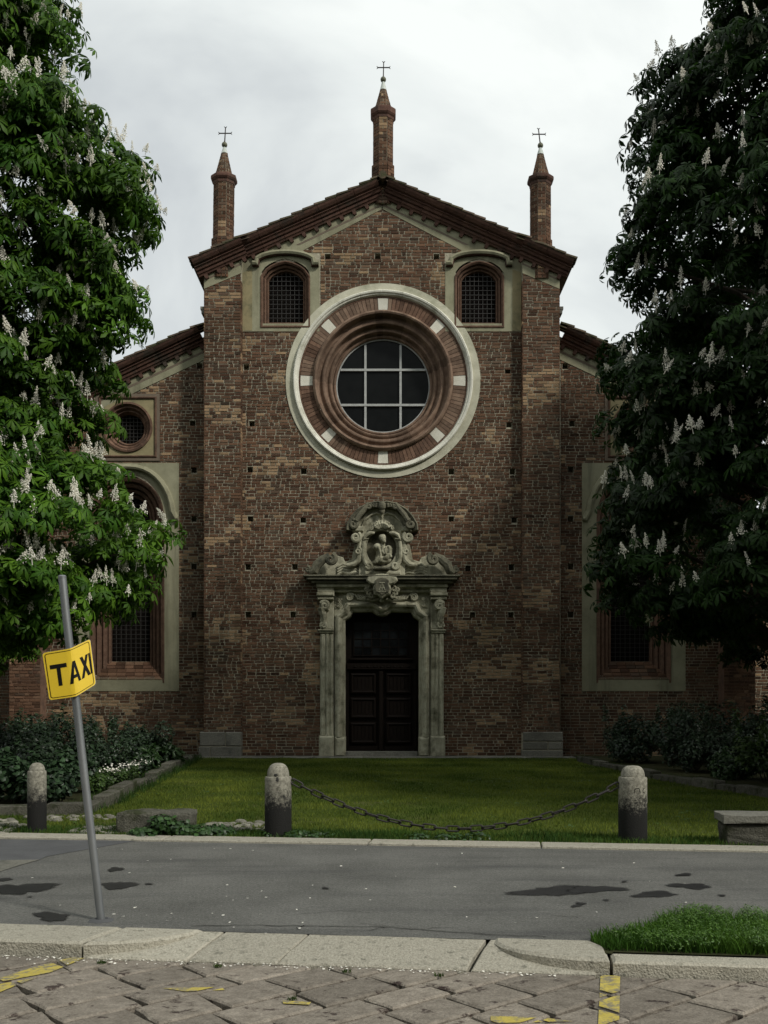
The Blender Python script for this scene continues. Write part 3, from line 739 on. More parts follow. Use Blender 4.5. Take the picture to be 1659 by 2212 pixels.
# ---- aisles
def aisle(sgn):
    mx_ = lambda px: px if sgn < 0 else 1652 - px
    lc = 275 if sgn < 0 else 1652 - 1369               # lancet axis in left-hand measure
    f = lambda px, py: AP(mx_(px), py)
    def srt(l): return l if sgn < 0 else l[::-1]
    poly = srt([f(20, 1640), f(446, 1640), f(446, 725), f(20, 918)])
    put = [(431, 790), (416, 914), (419, 1014), (419, 1120), (419, 1223), (419, 1327)]
    hs = []
    for x, y in put:
        r = rect(lambda a, b: AP(a, b), mx_(x) - 6, mx_(x) + 6, y - 6, y + 7); hs.append(r)
    oc = f(276, 923); ua = YA/FPX
    lx = f(lc, 0)[0]
    lan = [(lx - 1.0, f(0, 1464)[1]), (lx + 1.0, f(0, 1464)[1])] + [(lx + 1.0*math.cos(R(t)), f(0, 1125)[1] + 1.25*math.sin(R(t))) for t in range(0, 181, 15)]
    m = MB(); m.prism(poly, YA + .012, YA + .02, holes=[arc(oc[0], oc[1], 52*ua, 0, 360, 40)[:-1], lan] + [rect_poly(h) for h in hs])
    for h in hs: hole_box(m, *h, YA + .012)
    wl = m.build('aisle_wall', MATS['mortar'], church)
    X0, X1 = sorted((f(20, 0)[0], f(441, 0)[0]))
    sq = sorted((f(209, 0)[0], f(343, 0)[0])); sl = sorted((f(lc-110, 0)[0], f(lc+110, 0)[0]))
    def spans(z):
        cuts = [(h[0], h[1]) for h in hs if h[2] < z < h[3]]
        if f(0, 993)[1] < z < f(0, 853)[1]: cuts.append(tuple(sq))
        if f(0, 1490)[1] < z < f(0, 1003)[1]: cuts.append(tuple(sl))
        # raking top
        zt0 = f(0, 776)[1]; d = (z - zt0)/0.47
        sp = [(X0, X1)]
        e = f(441, 0)[0]
        if d < 0: lim = e + sgn*(-d) + sgn*(-0.06)
        else: return []
        lim = max(lim, X0) if sgn < 0 else min(lim, X1)
        return minus([(lim, X1)] if sgn < 0 else [(X0, lim)], cuts)
    fill_bricks(wl, BASE_Z, f(0, 776)[1], spans, YA)
    # raking plaster band with painted stripe
    m = MB(); m.prism(srt([f(444, 776), f(444, 738), f(20, 938), f(20, 976)])[::-1], YA - .012, YA + .06); m.build('plaster_band', MATS['plaster'], wl)
    m = MB(); m.prism(srt([f(444, 761), f(444, 756), f(20, 956), f(20, 961)])[::-1], YA - .016, YA - .006); m.build('painted_stripe', MATS['plaster_brown'], wl)
    # cornice, dentils and verge tiles
    raking_cornice(wl, f(444, 743), f(12, 947), YA, sgn, 'aisle')
    # oculus in its square field
    oculus = empty('round_side_window', parent=church)
    s0, s1 = sorted((f(207, 0)[0], f(345.5, 0)[0])); zA, zB = f(0, 995.5)[1], f(0, 850.8)[1]
    m = MB(); m.prism([(s0, zA), (s1, zA), (s1, zB), (s0, zB)], YA - .010, YA + .05, holes=[arc(oc[0], oc[1], 50*ua, 0, 360, 40)[:-1]])
    m.build('plaster_field', MATS['plaster_ochre'], oculus)
    i = 9*ua
    m = MB(); m.sweep([(s0+i, zA+i), (s1-i, zA+i), (s1-i, zB-i), (s0+i, zB-i)], [(-.035, 0), (-.03, -.03), (0, -.05), (.03, -.03), (.035, 0)], YA - .008, closed=True)
    m.build('square_moulding', MATS['terracotta'], oculus)
    m = MB(); m.sweep([(s0, zA), (s1, zA), (s1, zB), (s0, zB)], [(0, .04), (0, -.014), (8*ua, -.014), (8*ua, 0)], YA - .01, closed=True)
    m.build('painted_border', MATS['plaster_brown'], oculus)
    pr = [(54*ua, 0.0), (54*ua, -.05), (50*ua, -.06), (48*ua, -.02), (46*ua, .03), (43*ua, .02), (41*ua, .08), (39*ua, .12), (36*ua, .10), (34*ua, .17), (32*ua, .2), (32*ua, .34)]
    for q in range(20):
        m = MB(); g_ = .004; m.lathe(pr, (oc[0], YA - .004, oc[1]), 3, 'y', 2*math.pi*q/20 + g_, 2*math.pi*(q+1)/20 - g_)
        m.build('moulding_block', MATS['terracotta'], oculus, smooth=True)
    m = MB(); m.prism(arc(oc[0], oc[1], 33*ua, 0, 360, 32)[:-1], YA + .33, YA + .35); m.build('pane', MATS['painted_dark_inside'], oculus)  # dark sheet in place of the unlit space behind the grille
    grille(oculus, oc[0] - 32*ua, oc[0] + 32*ua, oc[1] - 32*ua, oc[1] + 32*ua, YA + .26, 8, 8, circ=(oc, 32*ua))
    # lancet
    lw = empty('lancet_window', parent=church)
    F = lambda dx, py: (lx + dx*ua, f(0, py)[1])
    def lancet_path(hw, spring, apex, bottom):
        L_ = [F(-hw, bottom), F(-hw, spring)]; n = 10
        for k_ in range(1, n+1):
            t = k_/n; L_.append(F(-hw*math.cos(t*math.pi/2)**0.85 if t < 1 else 0, spring - (spring-apex)*math.sin(t*math.pi/2)**1.0))
        return L_ + [(2*lx - x, z) for x, z in reversed(L_[:-1])]
    pl = [F(-112, 1493), F(112, 1493), F(112, 1000), F(-112, 1000)]
    hole = lancet_path(80.5, 1125, 1024, 1466)
    m = MB(); m.prism(pl, YA - .010, YA + .05, holes=[hole]); m.build('plaster_field', MATS['plaster'], lw)
    hd = lancet_path(96, 1125, 1012, 1128)[1:-1]
    hd = [F(-111, 1124), F(-104, 1124)] + hd[1:-1] + [F(104, 1124), F(111, 1124)]
    m = MB(); m.sweep(hd, [(-.02, 0), (-.02, -.10), (.03, -.13), (.11, -.09), (.13, 0)], YA - .008, out=1); m.build('hood_mould', MATS['plaster'], lw)
    prof = [(0.0, .52), (0.0, .36), (.05, .33), (.09, .36), (.10, .26), (.17, .22), (.22, .26), (.23, .14), (.31, .10), (.36, .14), (.37, .02), (.44, -.02), (.47, -.03), (.48, .02)]
    pth = lancet_path(43, 1125, 1068, 1475)
    dens = []
    for a_, b_ in zip(pth, pth[1:]):
        d = math.hypot(b_[0]-a_[0], b_[1]-a_[1]); k_ = max(1, round(d/0.55)); dens.append(([a_] if not dens else [], a_, b_, k_))
    whole = MB(); whole.sweep(pth, prof, YA, out=1); whole.build('moulded_frame', MATS['terracotta'], lw, smooth=False)
    # sloping brick sill
    za, zb_ = f(0, 1468)[1], f(0, 1428)[1]
    m = MB()
    for c_ in range(5):
        t0, t1 = c_/5, (c_+1)/5; z0, z1 = za+(zb_-za)*t0, za+(zb_-za)*t1; y0 = YA - .02 + .42*t0; hw = (80 - 37*t0)*ua
        x = lx - hw + (0.1 if c_ % 2 else 0)
        while x < lx + hw - .05:
            l = min(.25, lx + hw - x); m.col = brick_colour(x, z0, 2.2)
            y1 = YA - .02 + .42*t1
            m.add([(x+.006, y0, z0+.006), (x+l-.006, y0, z0+.006), (x+l-.006, y1-.01, z1-.006), (x+.006, y1-.01, z1-.006),
                   (x+.006, y0+.1, z0-.04), (x+l-.006, y0+.1, z0-.04), (x+l-.006, y1+.1, z1-.05), (x+.006, y1+.1, z1-.05)],
                  [(0, 1, 2, 3), (4, 5, 1, 0), (1, 5, 6, 2), (3, 2, 6, 7), (4, 0, 3, 7)])
            x += l
    m.build('sill_bricks', MATS['brick'], lw, fix=False)['kind'] = 'stuff'
    m = MB(); m.add([(lx-1.02, YA+.0, za-.02), (lx+1.02, YA+.0, za-.02), (lx+.6, YA+.46, zb_), (lx-.6, YA+.46, zb_)], [(0, 1, 2, 3)]); m.build('sill_bed', MATS['mortar'], lw)
    pn = lancet_path(44, 1125, 1070, 1440)
    m = MB(); m.prism(pn, YA + .50, YA + .52); m.build('pane', MATS['painted_dark_inside'], lw)  # interior darkness painted on a flat sheet
    grille(lw, lx - 43*ua, lx + 43*ua, f(0, 1427)[1], f(0, 1075)[1], YA + .42, 8, 36)
    # buttress at the far corner and the dark return wall beyond it
    b0, b1 = sorted((f(33, 0)[0], f(100, 0)[0]))
    m = MB(); m.box(b0, b1, YA - .45, YA + .3, 0, f(0, 925)[1] - .3); bt = m.build('buttress', MATS['terracotta'], church)
    fill_bricks(bt, 0.55, f(0, 925)[1] - .32, lambda z: [(b0, b1)], YA - .462)
    m = MB(); m.prism([(b0-.05, -.1), (b1+.05, -.1), (b1+.05, .55), (b0-.05, .55)], YA - .55, YA, bev=.02); m.build('base_block', MATS['granite'], bt)
    e0, e1 = (-14.5, f(33, 0)[0]) if sgn < 0 else (f(33, 0)[0], 14.5)
    m = MB(); m.box(e0, e1, YA + .6, YA + 1.1, -.1, 6.3); sw = m.build('side_chapel_wall', MATS['mortar'], church)
    fill_bricks(sw, BASE_Z, 6.25, lambda z: [(max(e0, -11.2), min(e1, 11.2))], YA + .588)
    m = MB(); m.box(e0 - .2, e1 + .2, YA + .3, YA + 6, 6.3, 6.5); m.build('side_chapel_roof', MATS['tile'], church)

def grille(parent, x0, x1, z0, z1, y, nx, nz, circ=None, r=.0042):
    m = MB()
    for i in range(1, nx):
        x = x0 + (x1-x0)*i/nx; a, b = z0, z1
        if circ: k_ = math.sqrt(max(0, circ[1]**2 - (x-circ[0][0])**2)); a, b = circ[0][1]-k_, circ[0][1]+k_
        m.box(x-r, x+r, y-.006, y+.006, a, b)
    for i in range(1, nz):
        z = z0 + (z1-z0)*i/nz; a, b = x0, x1
        if circ: k_ = math.sqrt(max(0, circ[1]**2 - (z-circ[0][1])**2)); a, b = circ[0][0]-k_, circ[0][0]+k_
        m.box(a, b, y-.018, y-.0065, z-r, z+r)
    return m.build('grille', MATS['iron_grille'], parent, fix=False)

CORN = [(a_*.80, b_*.9) for a_, b_ in ((0, .02), (0, -.09), (.05, -.115), (.07, -.15), (.13, -.17), (.15, -.145), (.17, -.22), (.24, -.25), (.26, -.30), (.28, -.30), (.30, -.27), (.33, -.36), (.40, -.42), (.46, -.45), (.47, .02))]
tile_me = None
def tile_mesh():
    m = MB(); n = 6; v_ = []
    for i, (l, s_) in enumerate(((0, 1.0), (.40, .82))):
        for r_ in (.095, .078):
            for k_ in range(n+1):
                a = math.pi*k_/n; v_.append((l, r_*s_*math.cos(a), r_*s_*math.sin(a)*.85))
    q = n+1; fs = []
    for k_ in range(n):
        fs += [(k_, k_+1, 2*q+k_+1, 2*q+k_), (q+k_+1, q+k_, 3*q+k_, 3*q+k_+1), (k_+1, k_, q+k_, q+k_+1), (2*q+k_, 2*q+k_+1, 3*q+k_+1, 3*q+k_)]
    fs += [(0, 2*q, 3*q, q), (n, q+n, 3*q+n, 2*q+n)]
    m.add(v_, fs); return m.mesh('verge_tile', MATS['tile'])
def raking_cornice(parent, p_in, p_out, y, sgn, kind, back=1.0):
    """cornice in blocks from the upper inner point to the lower outer point"""
    global tile_me
    if tile_me is None: tile_me = tile_mesh()
    a, b = Vector(p_in), Vector(p_out); d = (b-a).length; u = (b-a)/d
    nrm = Vector((-u.y, u.x)); nrm = nrm if nrm.y > 0 else -nrm
    osg = 1.0 if (Vector((-u.y, u.x)) - nrm).length < 1e-6 else -1.0
    t = 0; first = True
    while t < d - .05:
        l = rng.uniform(.5, .75); l = d - t if d - t - l < .3 else l
        s0, s1 = a + u*(t + (0 if t == 0 else .004)), a + u*(t + l - .004)
        m = MB(); m.sweep([tuple(s0), tuple(s1)], CORN, y + rng.uniform(-.003, .003), out=osg); m.build('cornice_block', MATS['cornice'], parent); t += l
    # dentils
    t = .12
    while t < d - .1:
        c = a + u*t; m = MB(); w_ = .05
        q = [tuple(c - u*w_ + nrm*.02), tuple(c + u*w_ + nrm*.02), tuple(c + u*w_ - nrm*.07), tuple(c + u*w_*.4 - nrm*.12), tuple(c - u*w_ - nrm*.10)]
        m.prism(q if osg < 0 else q, y - .085, y + .01); m.build('dentil', MATS['cornice'], parent); t += .37
    # tiles along the verge
    ang = math.atan2(u.y, u.x)
    t = d + .06
    while t > 0.05:
        for k_ in range(3):
            c = a + u*t + nrm*.41
            o = link('verge_tile', tile_me, parent, (c.x, y - .33 + .21*k_, c.y + rng.uniform(-.012, .012)))
            up = -u                                           # tiles run uphill
            ex = Vector((up.x, 0, up.y)); tl = R(4 + rng.uniform(-2.5, 2.5))
            n3 = Vector((nrm.x, 0, nrm.y)); ex2 = (ex*math.cos(tl) + n3*math.sin(-tl)).normalized(); ez = (n3 - ex2*n3.dot(ex2)).normalized(); ey = ez.cross(ex2)
            o.rotation_euler = Matrix((ex2, ey, ez)).transposed().to_euler()
            o.rotation_euler.z += R(rng.uniform(-3, 3))
        t -= .33
    # roof boarding behind the verge
    m = MB(); q0, q1 = a + nrm*.38, b + nrm*.38 + u*.03
    m.add([(q0.x, y-.40, q0.y), (q1.x, y-.40, q1.y), (q1.x, y+back, q1.y), (q0.x, y+back, q0.y)] + [(p.x, yy, p.y) for p, yy in ((q0+nrm*.035, y-.40), (q1+nrm*.035, y-.40), (q1+nrm*.035, y+back), (q0+nrm*.035, y+back))],
          [(0, 1, 2, 3), (7, 6, 5, 4), (0, 4, 5, 1), (1, 5, 6, 2), (3, 2, 6, 7), (0, 3, 7, 4)])
    m.build('roof_edge', MATS['tile'], parent)

gable = empty('gable_cornice', parent=church)
for sgn in (-1, 1):
    mxp = (lambda px: px) if sgn < 0 else (lambda px: 1654 - px)
    raking_cornice(gable, NP(827, 430), NP(mxp(530), 561), YN, sgn, 'nave', back=14)
    raking_cornice(gable, PP(mxp(536), 555), PP(mxp(431), 602), YP, sgn, 'pilaster', back=14)
m = MB(); o_ = NP(827, 397); m.tube([(o_[0], YN - .46, o_[1]+.02), (o_[0], YN + .2, o_[1]+.02)], .11, 10); m.build('ridge_tile', MATS['tile'], gable)
for sgn in (-1, 1): aisle(sgn)
# nave and aisle bodies behind the front
m = MB(); a, b = NP(450, 0)[0], NP(1204, 0)[0]; zt = NP(0, 600)[1]; zp = NP(0, 425)[1]
m.add([(a, YN+.5, 0), (a, YN+14, 0), (a, YN+14, zt), (a, YN+.5, zt), (b, YN+.5, 0), (b, YN+14, 0), (b, YN+14, zt), (b, YN+.5, zt), (0, YN+.5, zp), (0, YN+14, zp)],
      [(0, 1, 2, 3), (5, 4, 7, 6), (1, 5, 6, 9, 2)]); m.build('nave_body', MATS['mortar'], church)
for s_ in (-1, 1):
    e0, e1 = sorted((s_*4.7, s_*9.6)); z0, z1 = AP(0, 945)[1], AP(0, 715)[1]
    zi, zo = (z1, z0)
    m = MB(); xi, xo = s_*4.7, s_*9.8
    m.add([(xi, YA+.5, zi), (xo, YA+.5, zo), (xo, YA+14, zo), (xi, YA+14, zi), (xo, YA+.5, 0), (xo, YA+14, 0)], [(0, 1, 2, 3), (1, 4, 5, 2)])
    m.build('aisle_body', MATS['tile'], church)

# ---- plaster fields round the small windows and under the gable
def small_window(sgn):
    mxp = (lambda px: px) if sgn < 0 else (lambda px: 1652 - px)
    f = lambda px, py: NP(mxp(px), py)
    o = lambda l: l if sgn < 0 else l[::-1]
    sw = empty('arched_window', parent=church)
    oc = 616.5
    def path(hw, zb, spring, crown):
        L_ = [f(oc-hw, zb), f(oc-hw, spring)]; n = 12
        for k_ in range(1, n):
            t = -1 + 2*k_/n; L_.append(f(oc + hw*t, spring - (spring-crown)*math.sqrt(max(0, 1 - t*t*.93))*1.0 + (spring-crown)*math.sqrt(.07)*abs(t)*.9))
        return o(L_ + [f(oc+hw, spring), f(oc+hw, zb)])
    hole = path(53, 699, 590, 559)
    q = o([f(521, 716), f(690, 716), f(690, 574), f(677, 566), f(655, 541), f(827, 451), f(827, 424), f(521, 559)])
    m = MB(); m.prism(q, YN - .010, YN + .05, holes=[hole]); m.build('plaster_field', MATS['plaster'], sw)
    q = o([f(523, 714), f(545, 714), f(545, 582), f(523, 590)])
    m = MB(); m.prism(q, YN - .014, YN - .004); m.build('ochre_patch', MATS['plaster_ochre'], sw)
    q = o([f(827, 444), f(827, 440), f(640, 529), f(647, 530)])
    m = MB(); m.prism(q, YN - .014, YN - .004); m.build('painted_stripe', MATS['plaster_brown'], sw)
    fr = path(37.5, 692, 602, 580)
    prof = [(0, .36), (0, .17), (.03, .15), (.055, .17), (.06, .09), (.10, .06), (.125, .09), (.13, .0), (.17, -.035), (.20, -.03), (.205, .01)]
    n = len(fr); 
    m = MB(); m.sweep(fr, prof, YN, closed=True, out=(1 if sgn < 0 else 1)); m.build('moulded_frame', MATS['terracotta'], sw)
    hd = [f(546, 573), f(556, 573)] + [f(oc + 61*t, 569 - 20*math.sqrt(max(0, 1-t*t*.96))) for t in np.linspace(-.96, .96, 15)] + [f(677, 573), f(689, 573)]
    m = MB(); m.sweep(o(hd), [(-.03, 0), (-.03, -.12), (.02, -.15), (.07, -.13), (.09, -.02), (.09, 0)], YN - .009, out=1); m.build('hood_mould', MATS['plaster'], sw)
    m = MB(); m.sweep(o(hd), [(-.055, 0), (-.055, -.08), (-.032, -.10), (-.032, 0)], YN - .009, out=1); m.build('hood_underside', MATS['cornice'], sw)
    m = MB(); m.prism(path(38, 693, 602, 579), YN + .34, YN + .36); m.build('pane', MATS['painted_dark_inside'], sw)  # black sheet painted as the dark inside of the window
    x0, x1 = sorted((f(579, 0)[0], f(654, 0)[0])); grille(sw, x0, x1, f(0, 691)[1], f(0, 581)[1], YN + .22, 8, 11, r=.0055)
small_window(-1); small_window(1)

# ---- great round window
rose = empty('rose_window', parent=church)
def ring(prof, name, m_, seg, gap=0.0, k=3, a0=0.0, y=YN):
    for q in range(seg):
        m = MB(); m.lathe(prof, (CX, y, CZ), k, 'y', a0 + 2*math.pi*q/seg + gap, a0 + 2*math.pi*(q+1)/seg - gap); m.build(name, MATS[m_], rose, smooth=True)
m = MB(); m.lathe([(2.625, .02), (2.625, -.022), (2.42, -.022), (2.42, .02)], (CX, YN, CZ), 96, 'y'); m.build('plaster_ring', MATS['ring_plaster'], rose)
ring([(2.425, 0), (2.425, -.10), (2.40, -.125), (2.36, -.115), (2.335, -.08), (2.31, -.075), (2.285, -.03), (2.27, 0.02)], 'pale_moulding', 'pale_stone', 24, .0006, 6)
ring([(2.272, .02), (2.272, -.012), (2.235, -.012), (2.235, .02)], 'edge_brick', 'terracotta', 56, .0016, 2)
NV = 13
for oct_ in range(8):
    ac = math.pi/2 + oct_*math.pi/4
    hw = 0.066
    m = MB(); m.lathe([(2.228, .03), (2.228, -.006), (1.905, -.006), (1.905, .03)], (CX, YN, CZ), 3, 'y', ac - hw + .003, ac + hw - .003); m.build('white_voussoir', MATS['white_stone'], rose)
    step = (math.pi/4 - 2*hw)/NV
    for q in range(NV):
        s0 = ac + hw + q*step; d = rng.uniform(-.004, .004)
        m = MB(); m.lathe([(2.228, .03), (2.228, -.006+d), (1.905, -.006+d), (1.905, .03)], (CX, YN, CZ), 1, 'y', s0 + .0028, s0 + step - .0028)
        m.build('voussoir', MATS['terracotta_ring'] if noise.noise(Vector((math.cos(s0)*1.7, math.sin(s0)*1.7, 9))) > .08 else MATS['terracotta'], rose)
m = MB(); m.lathe([(2.26, .012), (1.86, .012)], (CX, YN, CZ), 96, 'y'); m.build('mortar_bed', MATS['mortar'], rose)
prof = [(1.90, .03), (1.897, -.06), (1.875, -.105), (1.835, -.125), (1.795, -.105), (1.775, -.06), (1.772, .03), (1.765, .12), (1.74, .17), (1.70, .17), (1.672, .14), (1.65, .10), (1.615, .085), (1.58, .10), (1.562, .14), (1.56, .24), (1.552, .33), (1.53, .36), (1.50, .36), (1.48, .33), (1.455, .305), (1.42, .30), (1.40, .33), (1.395, .42), (1.39, .50), (1.365, .52), (1.345, .49), (1.32, .485), (1.295, .51), (1.285, .56), (1.285, .72)]
prof = [(r_, d_*.78 if d_ > 0 else d_) for r_, d_ in prof]
ring(prof, 'moulding_block', 'terracotta_ring', 52, 0.0, 2)
m = MB(); m.lathe([(1.30, .55), (1.30, .47), (1.255, .47), (1.255, .55)], (CX, YN, CZ), 72, 'y'); m.build('window_frame', MATS['muntin'], rose)
off = 38.6*u80; bw = .030
for s_ in (-1, 1):
    h = math.sqrt(1.265**2 - off**2)
    m = MB(); m.box(CX + s_*off - bw, CX + s_*off + bw, YN + .465, YN + .54, CZ - .04 - h, CZ - .04 + h); m.build('muntin', MATS['muntin'], rose)
    m = MB(); m.box(CX - h, CX + h, YN + .455, YN + .53, CZ - .04 + s_*off - bw, CZ - .04 + s_*off + bw); m.build('muntin', MATS['muntin'], rose)
circ = arc(CX, CZ, 1.29, 0, 360, 72)[:-1]
edges_ = [-1.5, -off, off, 1.5]
for i in range(3):
    for j in range(3):
        q = clip_half(circ, (1, 0), CX + edges_[i+1] - .01); q = clip_half(q, (-1, 0), -(CX + edges_[i] + .01))
        q = clip_half(q, (0, 1), CZ - .04 + edges_[j+1] - .01); q = clip_half(q, (0, -1), -(CZ - .04 + edges_[j] + .01))
        if len(q) > 2:
            m = MB(); m.prism(q, YN + .515 + rng.uniform(-.004, .004), YN + .525); m.build('pane', MATS['dark_glass'], rose)

# ---- pinnacles
def pinnacle(px, py_base, py_sh_top, py_ring_top, py_cone_top, py_cap_top, py_ball, py_cross0, py_cross1, cross_px, arm_py, lean, Y, label):
    root = empty('pinnacle', parent=church); root['label'] = label
    k_ = Y/FPX; x, z0 = P(px, py_base, Y); zz = lambda py: P(0, py, Y)[1]
    LX = lambda z: x + lean*(z - z0)
    # octagonal shaft laid in bricks
    def octo(m, r, za, zb, rb=None, stag=0):
        rb = r if rb is None else rb
        for q in range(8):
            a0, a1 = R(22.5 + 45*q), R(67.5 + 45*q)
            cuts = [0, 1] if r < .12 else ([0, .5, 1] if (q + stag) % 2 else [0, 1])
            for t0, t1 in zip(cuts, cuts[1:]):
                def pt(t, rr_, z, ins=0):
                    p0 = Vector((math.cos(a0), math.sin(a0)))*rr_; p1 = Vector((math.cos(a1), math.sin(a1)))*rr_; p = p0 + (p1-p0)*t
                    p *= (1 - ins); return (LX(z) + p.x, Y + p.y, z)
                e = .03 if t1 - t0 > .6 else .05
                j = brick_rng.uniform(-.008, .008)
                m.col = brick_colour(x + q*.7, z0*1.3 + za, 3.0)
                m.add([pt(t0+e, r*(1+j), za+.006), pt(t1-e, r*(1+j), za+.006), pt(t1-e, rb*(1+j), zb-.006), pt(t0+e, rb*(1+j), zb-.006),
                       pt(t0+e, r, za+.006, .12), pt(t1-e, r, za+.006, .12), pt(t1-e, rb, zb-.006, .12), pt(t0+e, rb, zb-.006, .12)],
                      [(0, 1, 2, 3), (1, 0, 4, 5), (2, 1, 5, 6), (3, 2, 6, 7), (0, 3, 7, 4)])
    r = 21.5*k_/math.cos(R(22.5)); m = MB(); z = z0 - .9; i = 0; zt = zz(py_sh_top)
    while z < zt - .04:
        h = min(.084, zt - z); octo(m, r*(1.13 if z < z0 + .16 else 1.0), z, z + h, stag=i); z += h; i += 1
    m.build('shaft_bricks', MATS['brick'], root, fix=False)['kind'] = 'stuff'
    core = MB(); core.lathe([(.001, 0), (r*.93*1.1, 0), (r*.93*1.1, .9+.14), (r*.95, .9+.16), (r*.95, zt - z0 + .9), (.001, zt - z0 + .9)], (x, Y, z0 - .9), 8, 'z', R(22.5), R(382.5))
    core.v = [(v_[0] + lean*(v_[2]-z0), v_[1], v_[2]) for v_ in core.v]; core.build('shaft_core', MATS['mortar'], root)
    zr = zz(py_ring_top); m = MB(); rr_ = 27*k_/math.cos(R(22.5))
    m.lathe([(r*.9, zt-.02), (r*1.03, zt-.02), (r*1.06, zt+.04), (r*1.16, zt+.07), (rr_, zt+.11), (rr_, zr-.03), (rr_*.97, zr), (r*.8, zr+.03)], (LX(zr), Y, 0), 8, 'z', R(22.5), R(382.5)); m.build('collar', MATS['cornice'], root)
    zc, zk = zz(py_cone_top), zz(py_cap_top); m = MB(); z = zr + .01; r0, r1 = 19.5*k_/math.cos(R(22.5)), 7.0*k_; i = 0
    rc = lambda z: r0 + (r1 - r0)*((z - zr)/(zc - zr))**0.9
    while z < zc - .03:
        h = min(.084, zc - z); octo(m, rc(z), z, z + h, rc(z + h), i); z += h; i += 1
    m.build('spire_bricks', MATS['brick'], root, fix=False)['kind'] = 'stuff'
    m = MB(); m.lathe([(rc(zr)*.95, zr), (rc((zr+zc)/2)*.95, (zr+zc)/2), (rc(zc)*.95, zc)], (0, Y, 0), 8, 'z', R(22.5), R(382.5))
    m.v = [(v_[0] + LX(v_[2]), v_[1], v_[2]) for v_ in m.v]; m.build('spire_core', MATS['mortar'], root)
    m = MB(); m.lathe([(r1*1.08, zc-.02), (r1*.95, zc+.02), (3.2*k_, zk), (2.2*k_, zk+.06)], (LX(zk), Y, 0), 12); m.build('metal_cap', MATS['copper_cap'], root, smooth=True)
    zb = zz(py_ball); m = MB(); m.ball((LX(zb), Y, zb), 6.2*k_, 16); m.build('ball', MATS['bronze'], root, smooth=True)
    za, zd = zz(py_cross1), zz(py_cross0); xc = P(cross_px, 0, Y)[0]; xb = LX(zb); zar = zz(arm_py)
    m = MB(); t = .016
    xx = lambda z: xb + (xc - xb)*(z - zb)/(zd - zb)
    m.tube([(xb, Y, zb + .06), (xx(za), Y, za), (xx(zar), Y, zar), (xx(zd - .05), Y, zd - .05)], [.03, .018, .016, .015], 6)
    m.tube([(xx(zar) - .145, Y, zar), (xx(zar) + .145, Y, zar)], .015, 6)
    for ex, ez in ((0, 1), (1, 0), (-1, 0)):
        bx_, bz = (xx(zd - .05), zd - .05) if ez else (xx(zar) + ex*.14, zar)
        for s_ in (-1, 1):
            px_, pz = (-ez*s_, ex*s_) if False else (s_*abs(ez), s_*abs(ex))
            m.tube([(bx_, Y, bz), (bx_ + ex*.025 + px_*.012, Y, bz + ez*.025 + pz*.012), (bx_ + ex*.045 + px_*.04, Y, bz + ez*.045 + pz*.04)], [.014, .012, .006], 5)
    m.build('cross', MATS['iron'], root)
pinnacle(827.5, 378, 262, 241, 194, 178, 172, 132, 164, 829, 146, 0.003, 27.7, 'tall middle pinnacle on the gable peak')
pinnacle(482.5, 535, 400, 384, 331, 319, 313, 273, 304, 487.5, 288, 0.012, 27.5, 'left pinnacle on the eaves of the gable')
pinnacle(1167.5, 538, 402, 386, 333, 320, 314.5, 276, 306, 1163, 290, 0.0, 27.5, 'right pinnacle on the eaves of the gable')

# ---- portal
portal = empty('portal', parent=church)
def Z(zx, zy): return NP(637 + zx/4.31, 1061.8 + zy/4.31)      # measures from an enlarged view of the portal
def Z5(zx, zy): return NP(637 + zx/4.31, 1300.7 + zy/4.31)
def pm(zx): return 1625 - zx                                    # mirrored measure
U = u80/4.31
def pbox(name, x0, x1, y0, y1, d, m_='portal_stone', bev=.015, f=Z, back=YN + .05):
    a, b = f(x0, y1), f(x1, y0); m = MB(); m.prism([(a[0], a[1]), (b[0], a[1]), (b[0], b[1]), (a[0], b[1])], YN - d, back, bev=bev); return m.build(name, MATS[m_], portal)
def ppoly(name, l, d, m_='portal_stone', bev=.012, f=Z, back=YN + .04, holes=()):
    q = pts(f, l); ar = sum(q[i-1][0]*q[i][1]-q[i][0]*q[i-1][1] for i in range(len(q)))
    if ar < 0: q = q[::-1]
    m = MB(); m.prism(q, YN - d, back, bev=0 if holes else bev, holes=[pts(f, h) for h in holes]); return m.build(name, MATS[m_], portal)
def both(fn):
    fn(lambda x: x); fn(pm)
def spiral(c, r0, turns, sg, a0, rad, y, m, n=26, r_end=.18):
    p = []; rr_ = []
    for i in range(n+1):
        t = i/n; a = R(a0) + sg*turns*2*math.pi*t; r_ = r0*(1 - (1-r_end)*t)
        p.append((c[0] + r_*math.cos(a), y - .02*t, c[1] + r_*math.sin(a))); rr_.append(rad*(1 - .45*t))
    m.tube(p, rr_, 7)
